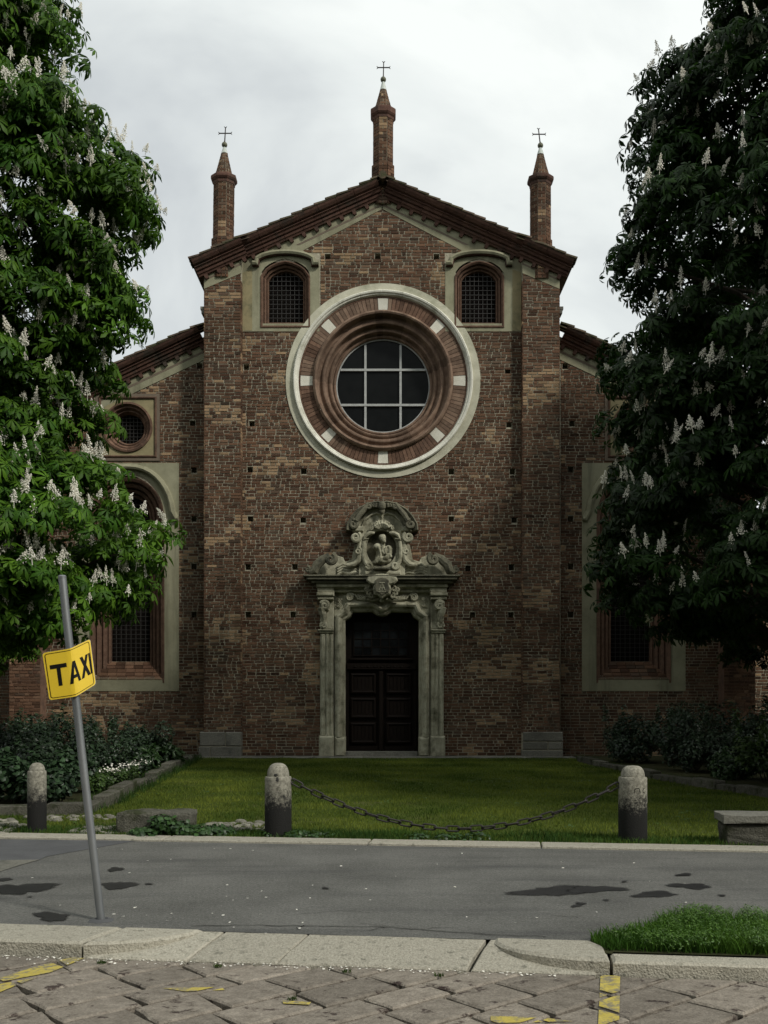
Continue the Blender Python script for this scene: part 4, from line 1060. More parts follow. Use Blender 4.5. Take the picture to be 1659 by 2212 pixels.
for s_ in (0, 1):
    F_ = (lambda x: x) if s_ == 0 else pm
    xr = lambda a, b: sorted((F_(a), F_(b)))
    a, b = xr(240, 362); pbox('portal_pilaster', a, b, 283, 1248, .15, f=Z5)
    for q0, q1, d in ((246, 286, .175), (294, 318, .195), (330, 358, .17)):
        a, b = xr(q0, q1); pbox('pilaster_moulding', a, b, 300, 1244, d, f=Z5, bev=.02)
    a, b = xr(222, 366); pbox('pilaster_cap', a, b, 258, 272, .24, f=Z5); a, b = xr(232, 362); pbox('pilaster_cap', a, b, 273, 292, .20, f=Z5)
    a, b = xr(228, 366); pbox('pilaster_base', a, b, 1242, 1445, .24, f=Z5, bev=.05); a, b = xr(372, 476); pbox('jamb_base', a, b, 1252, 1440, .20, f=Z5, bev=.06)
    a, b = xr(240, 365); pbox('console_back', a, b, 1015, 1285, .14)
    # console: S-shaped scroll
    m = MB(); spiral(Z(F_(285), 1070), 42*U, 1.6, 1 if s_ else -1, 150 if s_ == 0 else 30, .055, YN - .30, m)
    m.tube([(Z(F_(250), 1085)[0], YN - .28, Z(0, 1085)[1]), (Z(F_(262), 1130)[0], YN - .25, Z(0, 1130)[1]), (Z(F_(275), 1180)[0], YN - .22, Z(0, 1180)[1]), (Z(F_(268), 1240)[0], YN - .2, Z(0, 1240)[1])], [.10, .10, .085, .07], 8)
    spiral(Z(F_(275), 1252), 30*U, 1.4, 1 if s_ else -1, 200 if s_ == 0 else -20, .045, YN - .23, m)
    m.build('console', MATS['portal_stone'], portal, smooth=True)
    a, b = xr(236, 322); ppoly('console_block', [(a, 1030), (b, 1030), (b, 1110), ((a+b)/2, 1125), (a, 1110)], .25)
    a, b = xr(208, 372); pbox('capital', a, b, 950, 985, .34, bev=.03); a, b = xr(216, 366); pbox('capital', a, b, 986, 1016, .29, bev=.02)
    # frieze scrolls
    m = MB(); spiral(Z(F_(518), 988), 36*U, 2.1, -1 if s_ else 1, 20 if s_ == 0 else 160, .035, YN - .16, m, n=40)
    for q in range(5):
        t = q/4; p0 = Z(F_(560 + 25*q), 960 + 5*q); p1 = Z(F_(640 + 12*q), 1018); pm_ = Z(F_(590 + 22*q), 1005 - 4*q)
        m.tube([(p0[0], YN - .15, p0[1]), (pm_[0], YN - .17, pm_[1]), (p1[0], YN - .15, p1[1])], [.022, .03, .015], 6)
    m.build('frieze_scroll', MATS['portal_stone'], portal, smooth=True)
    m = MB(); c = (F_(416), 1035)
    for sx in (-1, 1):
        for sy in (-1, 1): spiral(Z(c[0] + sx*17, c[1] + sy*27), 17*U, 1.1, sx*sy, 90 if sy > 0 else -90, .016, YN - .12, m, n=16)
    p = Z(*c); m.ball((p[0], YN - .12, p[1]), .03, 8); m.build('frieze_flower', MATS['portal_stone'], portal, smooth=True)
    # side volutes of the upper part
    m = MB(); spiral(Z(F_(572), 445), 44*U, 1.7, 1 if s_ else -1, 60 if s_ == 0 else 120, .06, YN - .36, m, n=34)
    crv = [(600, 420), (612, 470), (600, 540), (612, 600), (600, 650), (560, 690), (490, 700)]
    m.tube([(Z(F_(x), y)[0], YN - .30, Z(0, y)[1]) for x, y in crv], [.05, .07, .065, .075, .08, .075, .05], 8)
    spiral(Z(F_(592), 572), 34*U, 1.3, 1 if s_ else -1, 80 if s_ == 0 else 100, .04, YN - .34, m, n=22)
    m.build('side_volute', MATS['portal_stone'], portal, smooth=True)
    m = MB(); spiral(Z(F_(692), 705), 34*U, 1.3, -1 if s_ else 1, 200 if s_ == 0 else -20, .05, YN - .36, m, n=24)
    m.tube([(Z(F_(x), y)[0], YN - .34, Z(0, y)[1]) for x, y in [(648, 480), (640, 540), (640, 610), (655, 670), (690, 735), (730, 725)]], [.05, .05, .055, .06, .06, .03], 8)
    m.tube([(Z(F_(x), y)[0], YN - .36, Z(0, y)[1]) for x, y in [(745, 405), (705, 405), (668, 425), (650, 465), (690, 458)]], [.03, .055, .06, .05, .02], 8)
    m.build('niche_scroll', MATS['portal_stone'], portal, smooth=True)
    # dark weathered scrolls lying on the cornice
    m = MB(); spiral(Z(F_(340), 650), 48*U, 1.3, 1 if s_ else -1, 70 if s_ == 0 else 110, .085, YN - .46, m, n=26)
    m.tube([(Z(F_(x), y)[0], YN - .42, Z(0, y)[1]) for x, y in [(330, 610), (270, 650), (215, 700), (190, 760), (150, 780)]], [.07, .12, .13, .12, .07], 9)
    spiral(Z(F_(130), 745), 26*U, 1.2, 1 if s_ else -1, 90, .055, YN - .42, m, n=18)
    m.build('cornice_scroll', MATS['portal_dark'], portal, smooth=True)
    ppoly('flank_slab', [(F_(x), y) for x, y in [(170, 800), (185, 740), (250, 690), (300, 660), (400, 605), (450, 620), (470, 660), (530, 640), (545, 560), (560, 500), (640, 500), (640, 800)]], .16)
    m = MB()
    for q in range(4):
        y = 690 + 24*q; m.tube([(Z(F_(x), y + dy)[0], YN - .18, Z(0, y + dy)[1]) for x, dy in [(400, 20), (450, -5), (510, 8), (570, -6), (600, 10)]], [.03, .05, .045, .05, .02], 7)
    m.build('carved_drapery', MATS['portal_stone'], portal, smooth=True)
# architrave round the door
inner = [(470, 1650), (470, 1200), (490, 1186), (520, 1166), (542, 1122), (722, 1118), (738, 1130), (768, 1150), (812, 1158)]
pth = [Z5(470, 1252)] + pts(Z, inner[1:]) + pts(Z, [(pm(x), y) for x, y in reversed(inner[1:-1])]) + [Z5(pm(470), 1252)]
m = MB(); m.sweep(pth, [(0, .38), (0, -.03), (.02, -.05), (.045, -.05), (.05, -.08), (.085, -.08), (.09, -.11), (.13, -.17), (.18, -.20), (.225, -.18), (.25, -.13), (.275, -.13), (.28, .02)], YN, out=1)
m.build('architrave', MATS['portal_stone'], portal)
ppoly('frieze', [(366, 1210), (366, 935), (1259, 935), (1259, 1210), (1160, 1195), (1120, 1165), (1090, 1100), (535, 1100), (505, 1165), (465, 1195)], .075)
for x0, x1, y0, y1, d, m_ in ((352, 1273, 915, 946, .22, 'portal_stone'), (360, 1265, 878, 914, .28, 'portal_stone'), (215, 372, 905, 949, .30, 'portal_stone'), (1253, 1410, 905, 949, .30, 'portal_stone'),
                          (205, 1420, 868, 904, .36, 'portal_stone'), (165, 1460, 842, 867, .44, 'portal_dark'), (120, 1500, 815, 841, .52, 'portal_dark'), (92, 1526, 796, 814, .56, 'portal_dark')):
    pbox('entablature_course', x0, x1, y0, y1, d, m_, .018)
# upper part with the niche
oval = [(806 + 139*math.cos(R(t)), 540 + 168*math.sin(R(t))) for t in range(0, 360, 12)]
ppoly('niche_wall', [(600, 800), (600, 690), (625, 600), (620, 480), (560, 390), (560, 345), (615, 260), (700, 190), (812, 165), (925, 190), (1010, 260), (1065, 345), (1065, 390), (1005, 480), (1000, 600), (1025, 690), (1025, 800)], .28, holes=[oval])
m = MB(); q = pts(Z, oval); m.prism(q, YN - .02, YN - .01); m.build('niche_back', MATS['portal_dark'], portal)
arch = [(545, 385), (548, 345), (580, 290), (630, 235), (700, 195), (770, 180), (812, 192)]
arch = arch + [(pm(x), y) for x, y in reversed(arch[:-1])]
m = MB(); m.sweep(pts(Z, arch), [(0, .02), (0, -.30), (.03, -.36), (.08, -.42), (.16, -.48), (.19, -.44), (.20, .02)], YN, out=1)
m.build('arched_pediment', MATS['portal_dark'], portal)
arch2 = [(640, 392), (642, 340), (665, 290), (710, 250), (765, 232), (795, 245), (812, 275)]
arch2 = arch2 + [(pm(x), y) for x, y in reversed(arch2[:-1])]
m = MB(); m.sweep(pts(Z, arch2), [(0, .02), (0, -.30), (.025, -.335), (.05, -.335), (.06, -.32), (.07, .02)], YN, out=1); m.build('inner_moulding', MATS['portal_stone'], portal)
for x0, x1 in ((540, 640), (985, 1085)): pbox('pediment_foot', x0, x1, 345, 392, .38, 'portal_stone', .025)
m = MB()
for q in range(7):
    a = R(30 + 20*q); p0 = Z(812 + 30*math.cos(a), 370 - 20*math.sin(a)); p1 = Z(812 + 105*math.cos(a), 380 - 95*math.sin(a))
    m.tube([(p0[0], YN - .30, p0[1]), ((p0[0]+p1[0])/2, YN - .35, (p0[1]+p1[1])/2), (p1[0], YN - .31, p1[1])], [.03, .045, .02], 6)
for s_ in (-1, 1):
    spiral(Z(812 + s_*58, 322), 22*U, 1.2, s_, 90, .025, YN - .34, m, n=16); spiral(Z(812 + s_*100, 360), 18*U, 1.2, s_, 60, .025, YN - .33, m, n=16)
m.build('shell_ornament', MATS['portal_stone'], portal, smooth=True)
pbox('niche_shelf', 740, 880, 722, 745, .52, 'portal_dark', .02); pbox('niche_shelf', 650, 985, 750, 790, .38, 'portal_stone', .03)
m = MB()
for s_ in (-1, 1):
    spiral(Z(812 + s_*262, 330), 40*U, 1.4, s_, 90, .06, YN - .44, m, n=24); spiral(Z(812 + s_*120, 168), 26*U, 1.2, -s_, 90, .05, YN - .46, m, n=20)
    m.tube([(Z(812 + s_*x, y)[0], YN - .46, Z(0, y)[1]) for x, y in [(235, 300), (205, 245), (165, 200), (130, 150)]], [.07, .075, .07, .05], 8)
    for q in range(4): m.tube([(Z(812 + s_*(60 + 24*q), 168 - 3*q)[0], YN - .44, Z(0, 168 - 3*q)[1]), (Z(812 + s_*(50 + 22*q), 140)[0], YN - .47, Z(0, 138 + 3*q)[1])], [.05, .03], 7)
p = Z(812, 160); m.ball((p[0], YN - .45, p[1]), (.11, .07, .13), 10); p = Z(812, 205); m.ball((p[0], YN - .42, p[1]), (.08, .06, .10), 10)
m.build('crest_ornament', MATS['portal_dark'], portal, smooth=True)
# cartouche with monogram
half = [(812, 1012), (775, 985), (738, 975), (725, 930), (738, 890), (700, 880), (668, 850), (680, 810), (735, 800), (760, 790), (812, 785)]
ppoly('cartouche', half + [(pm(x), y) for x, y in reversed(half[1:-1])], .56, 'portal_stone', .04, back=YN - .05)
h2 = [(812, 990), (782, 968), (752, 955), (744, 915), (756, 880), (748, 850), (775, 828), (812, 820)]
ppoly('shield', h2 + [(pm(x), y) for x, y in reversed(h2[1:-1])], .60, 'portal_dark', .02, back=YN - .3)
m = MB()
def stroke(l, r_): m.tube([(Z(*p)[0], YN - .605, Z(*p)[1]) for p in l], r_, 5)
stroke([(790, 872), (838, 872)], .013); stroke([(812, 872), (812, 935)], .013); stroke([(785, 940), (805, 888)], .012); stroke([(840, 940), (820, 888)], .012); stroke([(793, 918), (832, 918)], .011)
stroke([(780, 952), (845, 952)], .012); m.build('monogram', MATS['portal_stone'], portal)
m = MB()
for s_ in (-1, 1):
    for (x, y, r_) in ((105, 920, 26), (118, 960, 22), (95, 985, 24), (140, 930, 16)): spiral(Z(812 + s_*x, y), r_*U, 1.0, -s_, 90, .045, YN - .36, m, n=14)
    m.tube([(Z(812 + s_*x, y)[0], YN - .28, Z(0, y)[1]) for x, y in [(70, 960), (110, 1000), (150, 1012), (90, 1022), (30, 1010)]], [.05, .07, .05, .05, .03], 7)
p = Z(812, 1022); m.ball((p[0], YN - .3, p[1]), (.07, .07, .06), 8); m.build('cartouche_foliage', MATS['portal_stone'], portal, smooth=True)
p0, p1 = Z5(478, 1440), Z5(1140, 1392); m = MB(); m.box(p0[0], p1[0], YN - .16, YN + .5, -.1, p1[1]); m.build('threshold', MATS['granite'], portal)
# carved figure in the niche
m = MB()
def bl(zx, zy, d, rx, rz, ry, rot=0): p = Z(zx, zy); m.ball((p[0], YN - d, p[1]), (rx*U, ry, rz*U), 12, Matrix.Rotation(R(rot), 3, 'Y'))
bl(820, 452, .30, 30, 40, .09, 10); bl(832, 480, .33, 18, 20, .06); bl(806, 440, .30, 26, 26, .08)           # head, beard, hair
bl(822, 505, .24, 20, 28, .07); bl(808, 575, .20, 52, 72, .13, 8); bl(770, 528, .24, 42, 36, .11, -25)          # neck, chest, shoulder
bl(868, 555, .22, 40, 46, .11, 20); bl(785, 600, .22, 32, 70, .11, 12); bl(880, 590, .26, 24, 34, .09, 30)
bl(800, 650, .24, 58, 40, .14, 15); bl(850, 635, .32, 46, 24, .09, -28); bl(890, 618, .34, 17, 18, .06)          # lap, child, child's head
bl(760, 668, .26, 46, 24, .10, -20); bl(820, 665, .30, 50, 22, .09, 5); bl(870, 660, .28, 34, 20, .08, -40)
for l, r_ in (([(775, 520), (790, 560), (800, 610), (790, 650)], .028), ([(820, 520), (815, 570), (835, 600)], .026), ([(850, 530), (838, 570), (852, 600), (890, 605)], .03), ([(745, 660), (790, 640), (850, 650)], .03), ([(870, 520), (885, 550), (878, 585)], .028)):
    m.tube([(Z(*p)[0], YN - .33, Z(*p)[1]) for p in l], r_, 6)
st = m.build('carved_figure', MATS['portal_stone'], portal, fix=False)
md = st.modifiers.new('fuse', 'REMESH'); md.mode = 'VOXEL'; md.voxel_size = .012; md.use_smooth_shade = True
md = st.modifiers.new('soften', 'SMOOTH'); md.iterations = 2; md.factor = .5

# ---- door
door = empty('door', parent=church)
def dbox(name, x0, x1, y0, y1, d, m_='wood', bev=.0, parent=door, back=YN + .42):
    a, b = Z5(x0, y1), Z5(x1, y0); m = MB(); m.prism([(a[0], a[1]), (b[0], a[1]), (b[0], b[1]), (a[0], b[1])], YN + d, back, bev=bev); return m.build(name, MATS[m_], parent)
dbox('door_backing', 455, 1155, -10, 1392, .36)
dbox('transom_bar', 478, 1134, 568, 628, .22, bev=.02); dbox('transom_bar', 505, 1100, 520, 540, .20, bev=.02)
m = MB(); 
for q in range(9):
    p = Z5(560 + 62*q, 600); m.ball((p[0], YN + .22, p[1]), (.05, .02, .025), 8); p = Z5(590 + 62*q, 600); m.ball((p[0], YN + .22, p[1]), (.02, .015, .02), 6)
m.build('carved_band', MATS['wood'], door, smooth=True)
for i in range(6):
    for j in range(4):
        dbox('pane', 552 + 84*i, 630 + 84*i, 184 + 78*j, 256 + 78*j, .335 + rng.uniform(-.004, .004), 'door_glass', back=YN + .38)
for i in range(7): dbox('glazing_bar', 543 + 84*i, 551 + 84*i, 175, 498, .315)
for j in range(5): dbox('glazing_bar', 546, 1052, 176 + 78*j, 183 + 78*j, .318)
for s_ in (0, 1):
    for (y0, y1) in ((640, 860), (872, 1092), (1104, 1330)):
        x0, x1 = (500, 768) if s_ == 0 else (836, 1104)
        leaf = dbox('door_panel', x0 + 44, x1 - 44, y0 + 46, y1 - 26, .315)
        for q in range(5):
            a = x0 + 46 + q*(x1-x0-92)/5; dbox('plank', a + 1.5, a + (x1-x0-92)/5 - 1.5, y0 + 50, y1 - 30, .30 + rng.uniform(-.004, .004), parent=leaf, back=YN + .33, bev=.004)
        a, b = Z5(x0 + 12, y1 - 6), Z5(x1 - 12, y0 + 18)
        m = MB(); m.sweep([(a[0], a[1]), (b[0], a[1]), (b[0], b[1]), (a[0], b[1])], [(0, .0), (.015, -.05), (.05, -.065), (.09, -.03), (.11, .0)], YN + .33, closed=True, out=1); m.build('panel_moulding', MATS['wood'], leaf)
dbox('centre_stile', 780, 824, 640, 1392, .24, bev=.02)
for x0, x1 in ((474, 498), (1110, 1136)): dbox('side_stile', x0, x1, 630, 1392, .29)
dbox('kick_board', 500, 770, 1345, 1388, .29); dbox('kick_board', 834, 1106, 1345, 1388, .29)

# ---- lay the bricks: the 300 largest in view as pieces, the others joined wall by wall
vis = [b for b in ALL_BRICKS if b[4] > 1.2 and b[1].name.split('.')[0] in ('nave_wall', 'pilaster')]
vis.sort(key=lambda b: -b[0]); single = set(id(b) for b in vis[:300]); rest = {}
for b in ALL_BRICKS:
    if id(b) in single:
        m = MB(); m.col = b[3]; m.add(b[2], BF); m.build('brick', MATS['brick'], b[1], fix=False)
    else:
        m = rest.setdefault(b[1].name, (b[1], MB()))[1]; m.col = b[3]; m.add(b[2], BF)
for wl, m in rest.values(): m.build('brickwork', MATS['brick'], wl, fix=False)['kind'] = 'stuff'

# ================================================================== STREET FURNITURE
# ---- taxi sign on a leaning pole
bx0, by0 = G(219, 1987); tax = tag(empty('taxi_sign', (bx0, by0, 0)), 'bent yellow taxi sign on a leaning grey pole', 'sign')
YT = by0
def T(px, py, dy=0.0): x, z = P(px, py, YT + dy); return (x - bx0, dy, z)
pole = MB()
pole_pts = [(219, 1992), (212, 1930), (203, 1850), (190, 1740), (176, 1620), (163, 1500), (151, 1400), (143, 1330), (134.5, 1246)]
pole.tube([T(*p) for p in pole_pts], .0292, 20); pole.build('pole', MATS['galvanised'], tax, smooth=True)
m = MB(); q = T(134.5, 1246); m.lathe([(.0305, -.012), (.0305, .004), (.022, .012), (.001, .014)], (q[0], q[1], q[2]), 20); m.build('pole_cap', MATS['galvanised'], tax, smooth=True)
m = MB(); m.lathe([(.03, .001), (.05, .012), (.075, .004), (.095, -.003)], (0, 0, 0), 22)
m.v = [(v_[0]*random.uniform(.9, 1.1), v_[1]*random.uniform(.9, 1.1), v_[2]) for v_ in m.v]; m.build('asphalt_collar', MATS['asphalt_dark'], tax, smooth=True)
q = T(151.5, 1402); 
for py in (1425, 1482):
    p = T(150 + (py-1400)*.118, py); m = MB(); m.tube([(p[0]-.003, p[1], p[2]-.016), (p[0]+.003, p[1], p[2]+.016)], .034, 18); m.build('clamp', MATS['sign_back'], tax, smooth=True)
D0 = -.040
cor = {'tl': Vector(T(91, 1410.5, D0 + .015)), 'tm': Vector(T(152.5, 1400.5, D0 - .012)), 'tr': Vector(T(195, 1380, D0 + .10)),
       'bl': Vector(T(106.5, 1513, D0 + .015)), 'bm': Vector(T(164.5, 1505, D0 - .012)), 'br': Vector(T(207.5, 1478, D0 + .10))}
def sp(u, v_, off=0.0):
    """point on the bent plate"""
    def side(u_):
        if u_ < .5: t = u_*2; return cor['tl'].lerp(cor['tm'], t), cor['bl'].lerp(cor['bm'], t)
        t = (u_-.5)*2; return cor['tm'].lerp(cor['tr'], t), cor['bm'].lerp(cor['br'], t)
    def raw(u_): a, b = side(u_); return b.lerp(a, v_)
    h = .06                                             # ease the fold
    if abs(u-.5) < h:
        p = raw(.5-h).lerp(raw(.5+h), (u-.5+h)/(2*h))*.5 + raw(u)*.5
    else: p = raw(u)
    return p + Vector((.0, -1, 0))*off
def round_rect(u0, u1, v0, v1, r, n=5):
    o = []
    for cx_, cy_, a0 in ((u1-r, v1-r, 0), (u0+r, v1-r, 90), (u0+r, v0+r, 180), (u1-r, v0+r, 270)):
        for i in range(n+1): a = R(a0 + 90*i/n); o.append((cx_ + r*math.cos(a), cy_ + r*math.sin(a)))
    return o
def plate(poly, off, thick, name, m_, holes=()):
    """flat shape cut into strips and laid on the bent plate"""
    m = MB(); K_ = 28
    edges = [i/K_ for i in range(K_+1)]
    for a, b in zip(edges, edges[1:]):
        q = clip_half(clip_half(poly, (1, 0), b), (-1, 0), -a)
        if len(q) < 3: continue
        f = [sp(u, v_, off) for u, v_ in q]; n = len(q); m.add(f, [tuple(range(n))])
        if thick:
            g_ = [sp(u, v_, off - thick) for u, v_ in q]; m.add(g_, [tuple(range(n))[::-1]])
            m.add(f + g_, [(i, (i+1) % n, n + (i+1) % n, n + i) for i in range(n)])
    o = m.build(name, MATS[m_], tax, fix=False); return o
plate(round_rect(0, 1, 0, 1, .05), 0.0, .0028, 'plate', 'sign_back')
plate(round_rect(.004, .996, .004, .996, .05), .0012, 0, 'yellow_face', 'sign_yellow')
def frame_strip(o_, i_, off, name):
    m = MB(); n = len(o_)
    for k_ in range(n):
        a, b, c, d = o_[k_], o_[(k_+1) % n], i_[(k_+1) % n], i_[k_]
        for s_ in range(10):
            t0, t1 = s_/10, (s_+1)/10; lp = lambda p, q, t: (p[0]+(q[0]-p[0])*t, p[1]+(q[1]-p[1])*t)
            m.add([sp(*lp(a, b, t0), off), sp(*lp(a, b, t1), off), sp(*lp(d, c, t1), off), sp(*lp(d, c, t0), off)], [(0, 1, 2, 3)])
    m.build(name, MATS['sign_black'], tax, fix=False)
frame_strip(round_rect(.035, .965, .035, .965, .045), round_rect(.05, .95, .047, .953, .035), .0026, 'black_border')
v0, v1 = .27, .72
def letter(polys, name='letter'):
    for q in polys: plate(q, .0028, 0, name, 'sign_black')
letter([[(.10, v1), (.10, v1-.085), (.215, v1-.085), (.215, v0), (.285, v0), (.285, v1-.085), (.40, v1-.085), (.40, v1)]])
letter([[(.42, v0), (.49, v0), (.563, v1), (.51, v1)], [(.61, v0), (.67, v0), (.575, v1), (.52, v1)], [(.49, v0+.10), (.62, v0+.10), (.607, v0+.17), (.505, v0+.17)]])
letter([[(.685, v0), (.755, v0), (.90, v1), (.835, v1)], [(.845, v0), (.915, v0), (.76, v1), (.69, v1)]])
letter([[(.915, v0), (.955, v0), (.945, v1), (.905, v1)]])

# ---- bollards
def bollard(px, py, r, h, label, dh, squash):
    x, y = G(px, py); o = tag(empty('bollard', (x, y, 0)), label, 'bollard', 'granite bollards along the lawn')
    m = MB(); hs = h - dh
    m.lathe([(r*.99, -.12), (r*1.0, .05), (r*1.0, hs*.5), (r*.985, hs-.04), (r*.99, hs-.015), (r*.95, hs), (r*.80, hs+.004)], (0, 0, 0), 32); s1 = m.build('shaft', MATS['bollard_stone'], o, smooth=True)
    m = MB(); m.lathe([(r*.82, hs+.002)] + [(r*.82*math.cos(R(a))**squash, hs + .012 + (dh-.012)*math.sin(R(a))) for a in range(4, 91, 8)] + [(.001, h)], (0, 0, 0), 28); m.build('dome_cap', MATS['bollard_stone'], o, smooth=True)
    return o, x, y
bollard(80, 1797, .113, .84, 'slim grey granite bollard left of the taxi pole', .10, .8)
bm, bmx, bmy = bollard(601, 1806, .158, .86, 'chipped granite bollard with black base at the left end of the chain', .16, .7)
br, brx, bry = bollard(1367, 1816, .162, .855, 'granite bollard with scratched letters at the right end of the chain', .13, .55)
# scratched letters on the right bollard
m = MB()
def scratch(l):
    p3 = []
    for dx, z in l: a = math.asin(max(-.95, min(.95, dx/.162))); p3.append((.1605*math.sin(a), -.1605*math.cos(a), z))
    m.tube(p3, .004, 5)
scratch([(-.02, .56), (-.018, .595), (.0, .61), (.03, .61), (.042, .59), (.045, .56)])
scratch([(.105, .61), (.085, .60), (.08, .58), (.09, .56), (.11, .552)])
scratch([(.07, .50), (.045, .505), (.03, .485), (.035, .455), (.06, .445), (.075, .45)])
scratch([(.115, .50), (.10, .485), (.10, .46), (.115, .448), (.13, .46), (.132, .485), (.115, .50)])
scratch([(-.02, .475), (.005, .475)]); scratch([(-.02, .40), (-.015, .36)]); scratch([(.03, .40), (.035, .36), (.06, .355)])
m.build('scratched_letters', MATS['crack'], br)
m = MB(); m.ball((.005, -.147, .672), (.024, .012, .035), 10); m.ball((-.012, -.122, .725), (.028, .012, .022), 8); m.build('chipped_scar', MATS['scar'], bm, smooth=True)
# ---- chain
p0 = Vector((bmx + .16, bmy - .02, .655)); p1 = Vector((brx - .163, bry - .01, .645))
ch = tag(empty('chain', tuple(p0)), 'sagging iron chain hung between two bollards', 'chain')
L_ = 30; cur = []
for i in range(L_*8+1):
    t = i/(L_*8); p = p0.lerp(p1, t); p.z -= 4*.535*t*(1-t)*(1 + .10*(t-.5)); cur.append(p - p0)
acc = [0]
for a, b in zip(cur, cur[1:]): acc.append(acc[-1] + (b-a).length)
def at_len(s_):
    for i in range(len(acc)-1):
        if acc[i+1] >= s_: t = (s_-acc[i])/(acc[i+1]-acc[i]); return cur[i].lerp(cur[i+1], t), (cur[i+1]-cur[i]).normalized()
    return cur[-1], (cur[-1]-cur[-2]).normalized()
m = MB(); hl, hw_, wr = .078, .030, .0105; path = []
for i in range(9): a = R(-90 + 180*i/8); path.append((hl - hw_ + hw_*math.cos(a), hw_*math.sin(a), 0))
for i in range(9): a = R(90 + 180*i/8); path.append((-(hl - hw_) + hw_*math.cos(a), hw_*math.sin(a), 0))
m.tube(path + [path[0]], wr, 7, cap=False); link_me = m.mesh('chain_link', MATS['iron'], True)
tot = acc[-1]; NL = round(tot/.1345)
for i in range(NL):
    c, d = at_len(tot*(i+.5)/NL); o = link('chain_link', link_me, ch, c)
    side = d.cross(Vector((0, 0, 1))).normalized(); up = side.cross(d); roll = R((20 if i % 2 else 100) + rng.uniform(-22, 22))
    y_ = side*math.cos(roll) + up*math.sin(roll); z_ = d.cross(y_); o.rotation_euler = Matrix((d, y_, z_)).transposed().to_euler()
for q, s_ in ((Vector((0, 0, 0)), 1), (p1 - p0, -1)):
    m = MB(); m.tube([tuple(q + Vector((-s_*.05, 0, .0))), tuple(q + Vector((s_*.0, 0, .0)))], .012, 7)
    m.tube([tuple(q + Vector((s_*.012 + .02*math.cos(R(a)), 0, .02*math.sin(R(a))))) for a in range(0, 361, 30)], .007, 6, cap=False); m.build('wall_eye', MATS['iron'], ch, smooth=True)

# ---- stone block and bench
def rough_block(name, x0, x1, y0, y1, h, m_, parent=None, z0=-.08, amp=.018, rot=0, seed=3, div=7):
    bm_ = bmesh.new(); bmesh.ops.create_cube(bm_, size=1.0)
    bmesh.ops.subdivide_edges(bm_, edges=bm_.edges, cuts=div, use_grid_fill=True)
    me = bpy.data.meshes.new(name)
    for v_ in bm_.verts:
        p = v_.co; e = sum(abs(c) > .49 for c in p)
        p = Vector((p.x*(x1-x0), p.y*(y1-y0), (p.z+.5)*(h-z0)))
        n_ = noise.noise_vector(p*6 + Vector((seed, 0, 0)))*amp + noise.noise_vector(p*22 + Vector((0, seed, 0)))*amp*.5
        if e >= 2: n_ -= Vector((math.copysign(amp*.9, p.x) if abs(p.x) > (x1-x0)*.49 else 0, math.copysign(amp*.9, p.y) if abs(p.y) > (y1-y0)*.49 else 0, (amp*.9 if p.z > (h-z0)*.98 else 0)))
        v_.co = p + n_
    bm_.to_mesh(me); bm_.free(); me.materials.append(MATS[m_])
    o = link(name, me, parent, ((x0+x1)/2, (y0+y1)/2, z0)); o.rotation_euler.z = rot; return o
tag(rough_block('stone_block', -3.18, -2.28, 12.12, 12.5, .27, 'old_granite', rot=R(-1.5)), 'low rough stone block half covered by creeping leaves', 'stone block')
bn = tag(empty('stone_bench', (4.75, 11.3, 0)), 'low stone bench with pale slab at the right edge', 'bench')
rough_block('seat_slab', -1.0, 1.0, -.22, .27, .345, 'granite', bn, z0=.25, amp=.008, rot=R(-5))
rough_block('bench_base', -.96, .96, -.185, .24, .248, 'old_granite', bn, z0=-.08, amp=.02, rot=R(-5), seed=8)

# ================================================================== VEGETATION
NR = np.random.default_rng(3)
def basis(n, ang):
    """rotation matrices with third axis n, spun by ang"""
    n = n/np.linalg.norm(n, axis=1, keepdims=True)
    a = np.where(np.abs(n[:, 2:3]) < .95, np.array([[0, 0, 1.]]), np.array([[1., 0, 0]]))
    x = np.cross(a, n); x /= np.linalg.norm(x, axis=1, keepdims=True); y = np.cross(n, x)
    c, s_ = np.cos(ang)[:, None], np.sin(ang)[:, None]
    return np.stack([x*c + y*s_, -x*s_ + y*c, n], axis=2)
def scatter(tv, tt, pos, rot, scl, cols):
    nv = len(tv); n = len(pos)
    V = np.einsum('nij,vj->nvi', rot, tv)*scl[:, None, None] + pos[:, None, :]
    F = tt[None] + (np.arange(n)*nv)[:, None, None]
    C_ = np.repeat(cols, nv, axis=0)
    return V.reshape(-1, 3), F.reshape(-1, tt.shape[1]), C_
def palmate(droop, seed):
    rr = random.Random(seed); V = []; F = []
    angs = [-118, -70, -24, 24, 70, 118]; Ls = [.62, .86, 1.0, 1.0, .86, .62]
    for a, l in zip(angs, Ls):
        a = R(a + rr.uniform(-8, 8)); l *= rr.uniform(.9, 1.08); dr = droop*rr.uniform(.75, 1.3); d = np.array([math.cos(a), math.sin(a)]); s_ = np.array([-d[1], d[0]])
        def p(t, w_, zoff=0): q = d*l*t*(1 - .15*dr*t) + s_*w_*l; return (q[0], q[1], -dr*l*t*t*.62 + zoff)
        o = len(V)
        V += [p(.03, 0), p(.35, -.085, -.02), p(.35, 0, .015), p(.35, .085, -.02), p(.70, -.165, -.035), p(.70, 0, .01), p(.70, .165, -.035), p(1.0, 0, -.02)]
        F += [(o, o+1, o+2), (o, o+2, o+3), (o+1, o+4, o+5), (o+1, o+5, o+2), (o+2, o+5, o+6), (o+2, o+6, o+3), (o+4, o+7, o+5), (o+5, o+7, o+6)]
    return np.array(V), np.array(F)
LEAVES = [palmate(.55, 1), palmate(.85, 2), palmate(1.15, 3)]
leaf_shade_meshes = [np_mesh('leaf', v_*1.0, f_, None, MATS['leaf_painted_shade']) for v_, f_ in LEAVES]
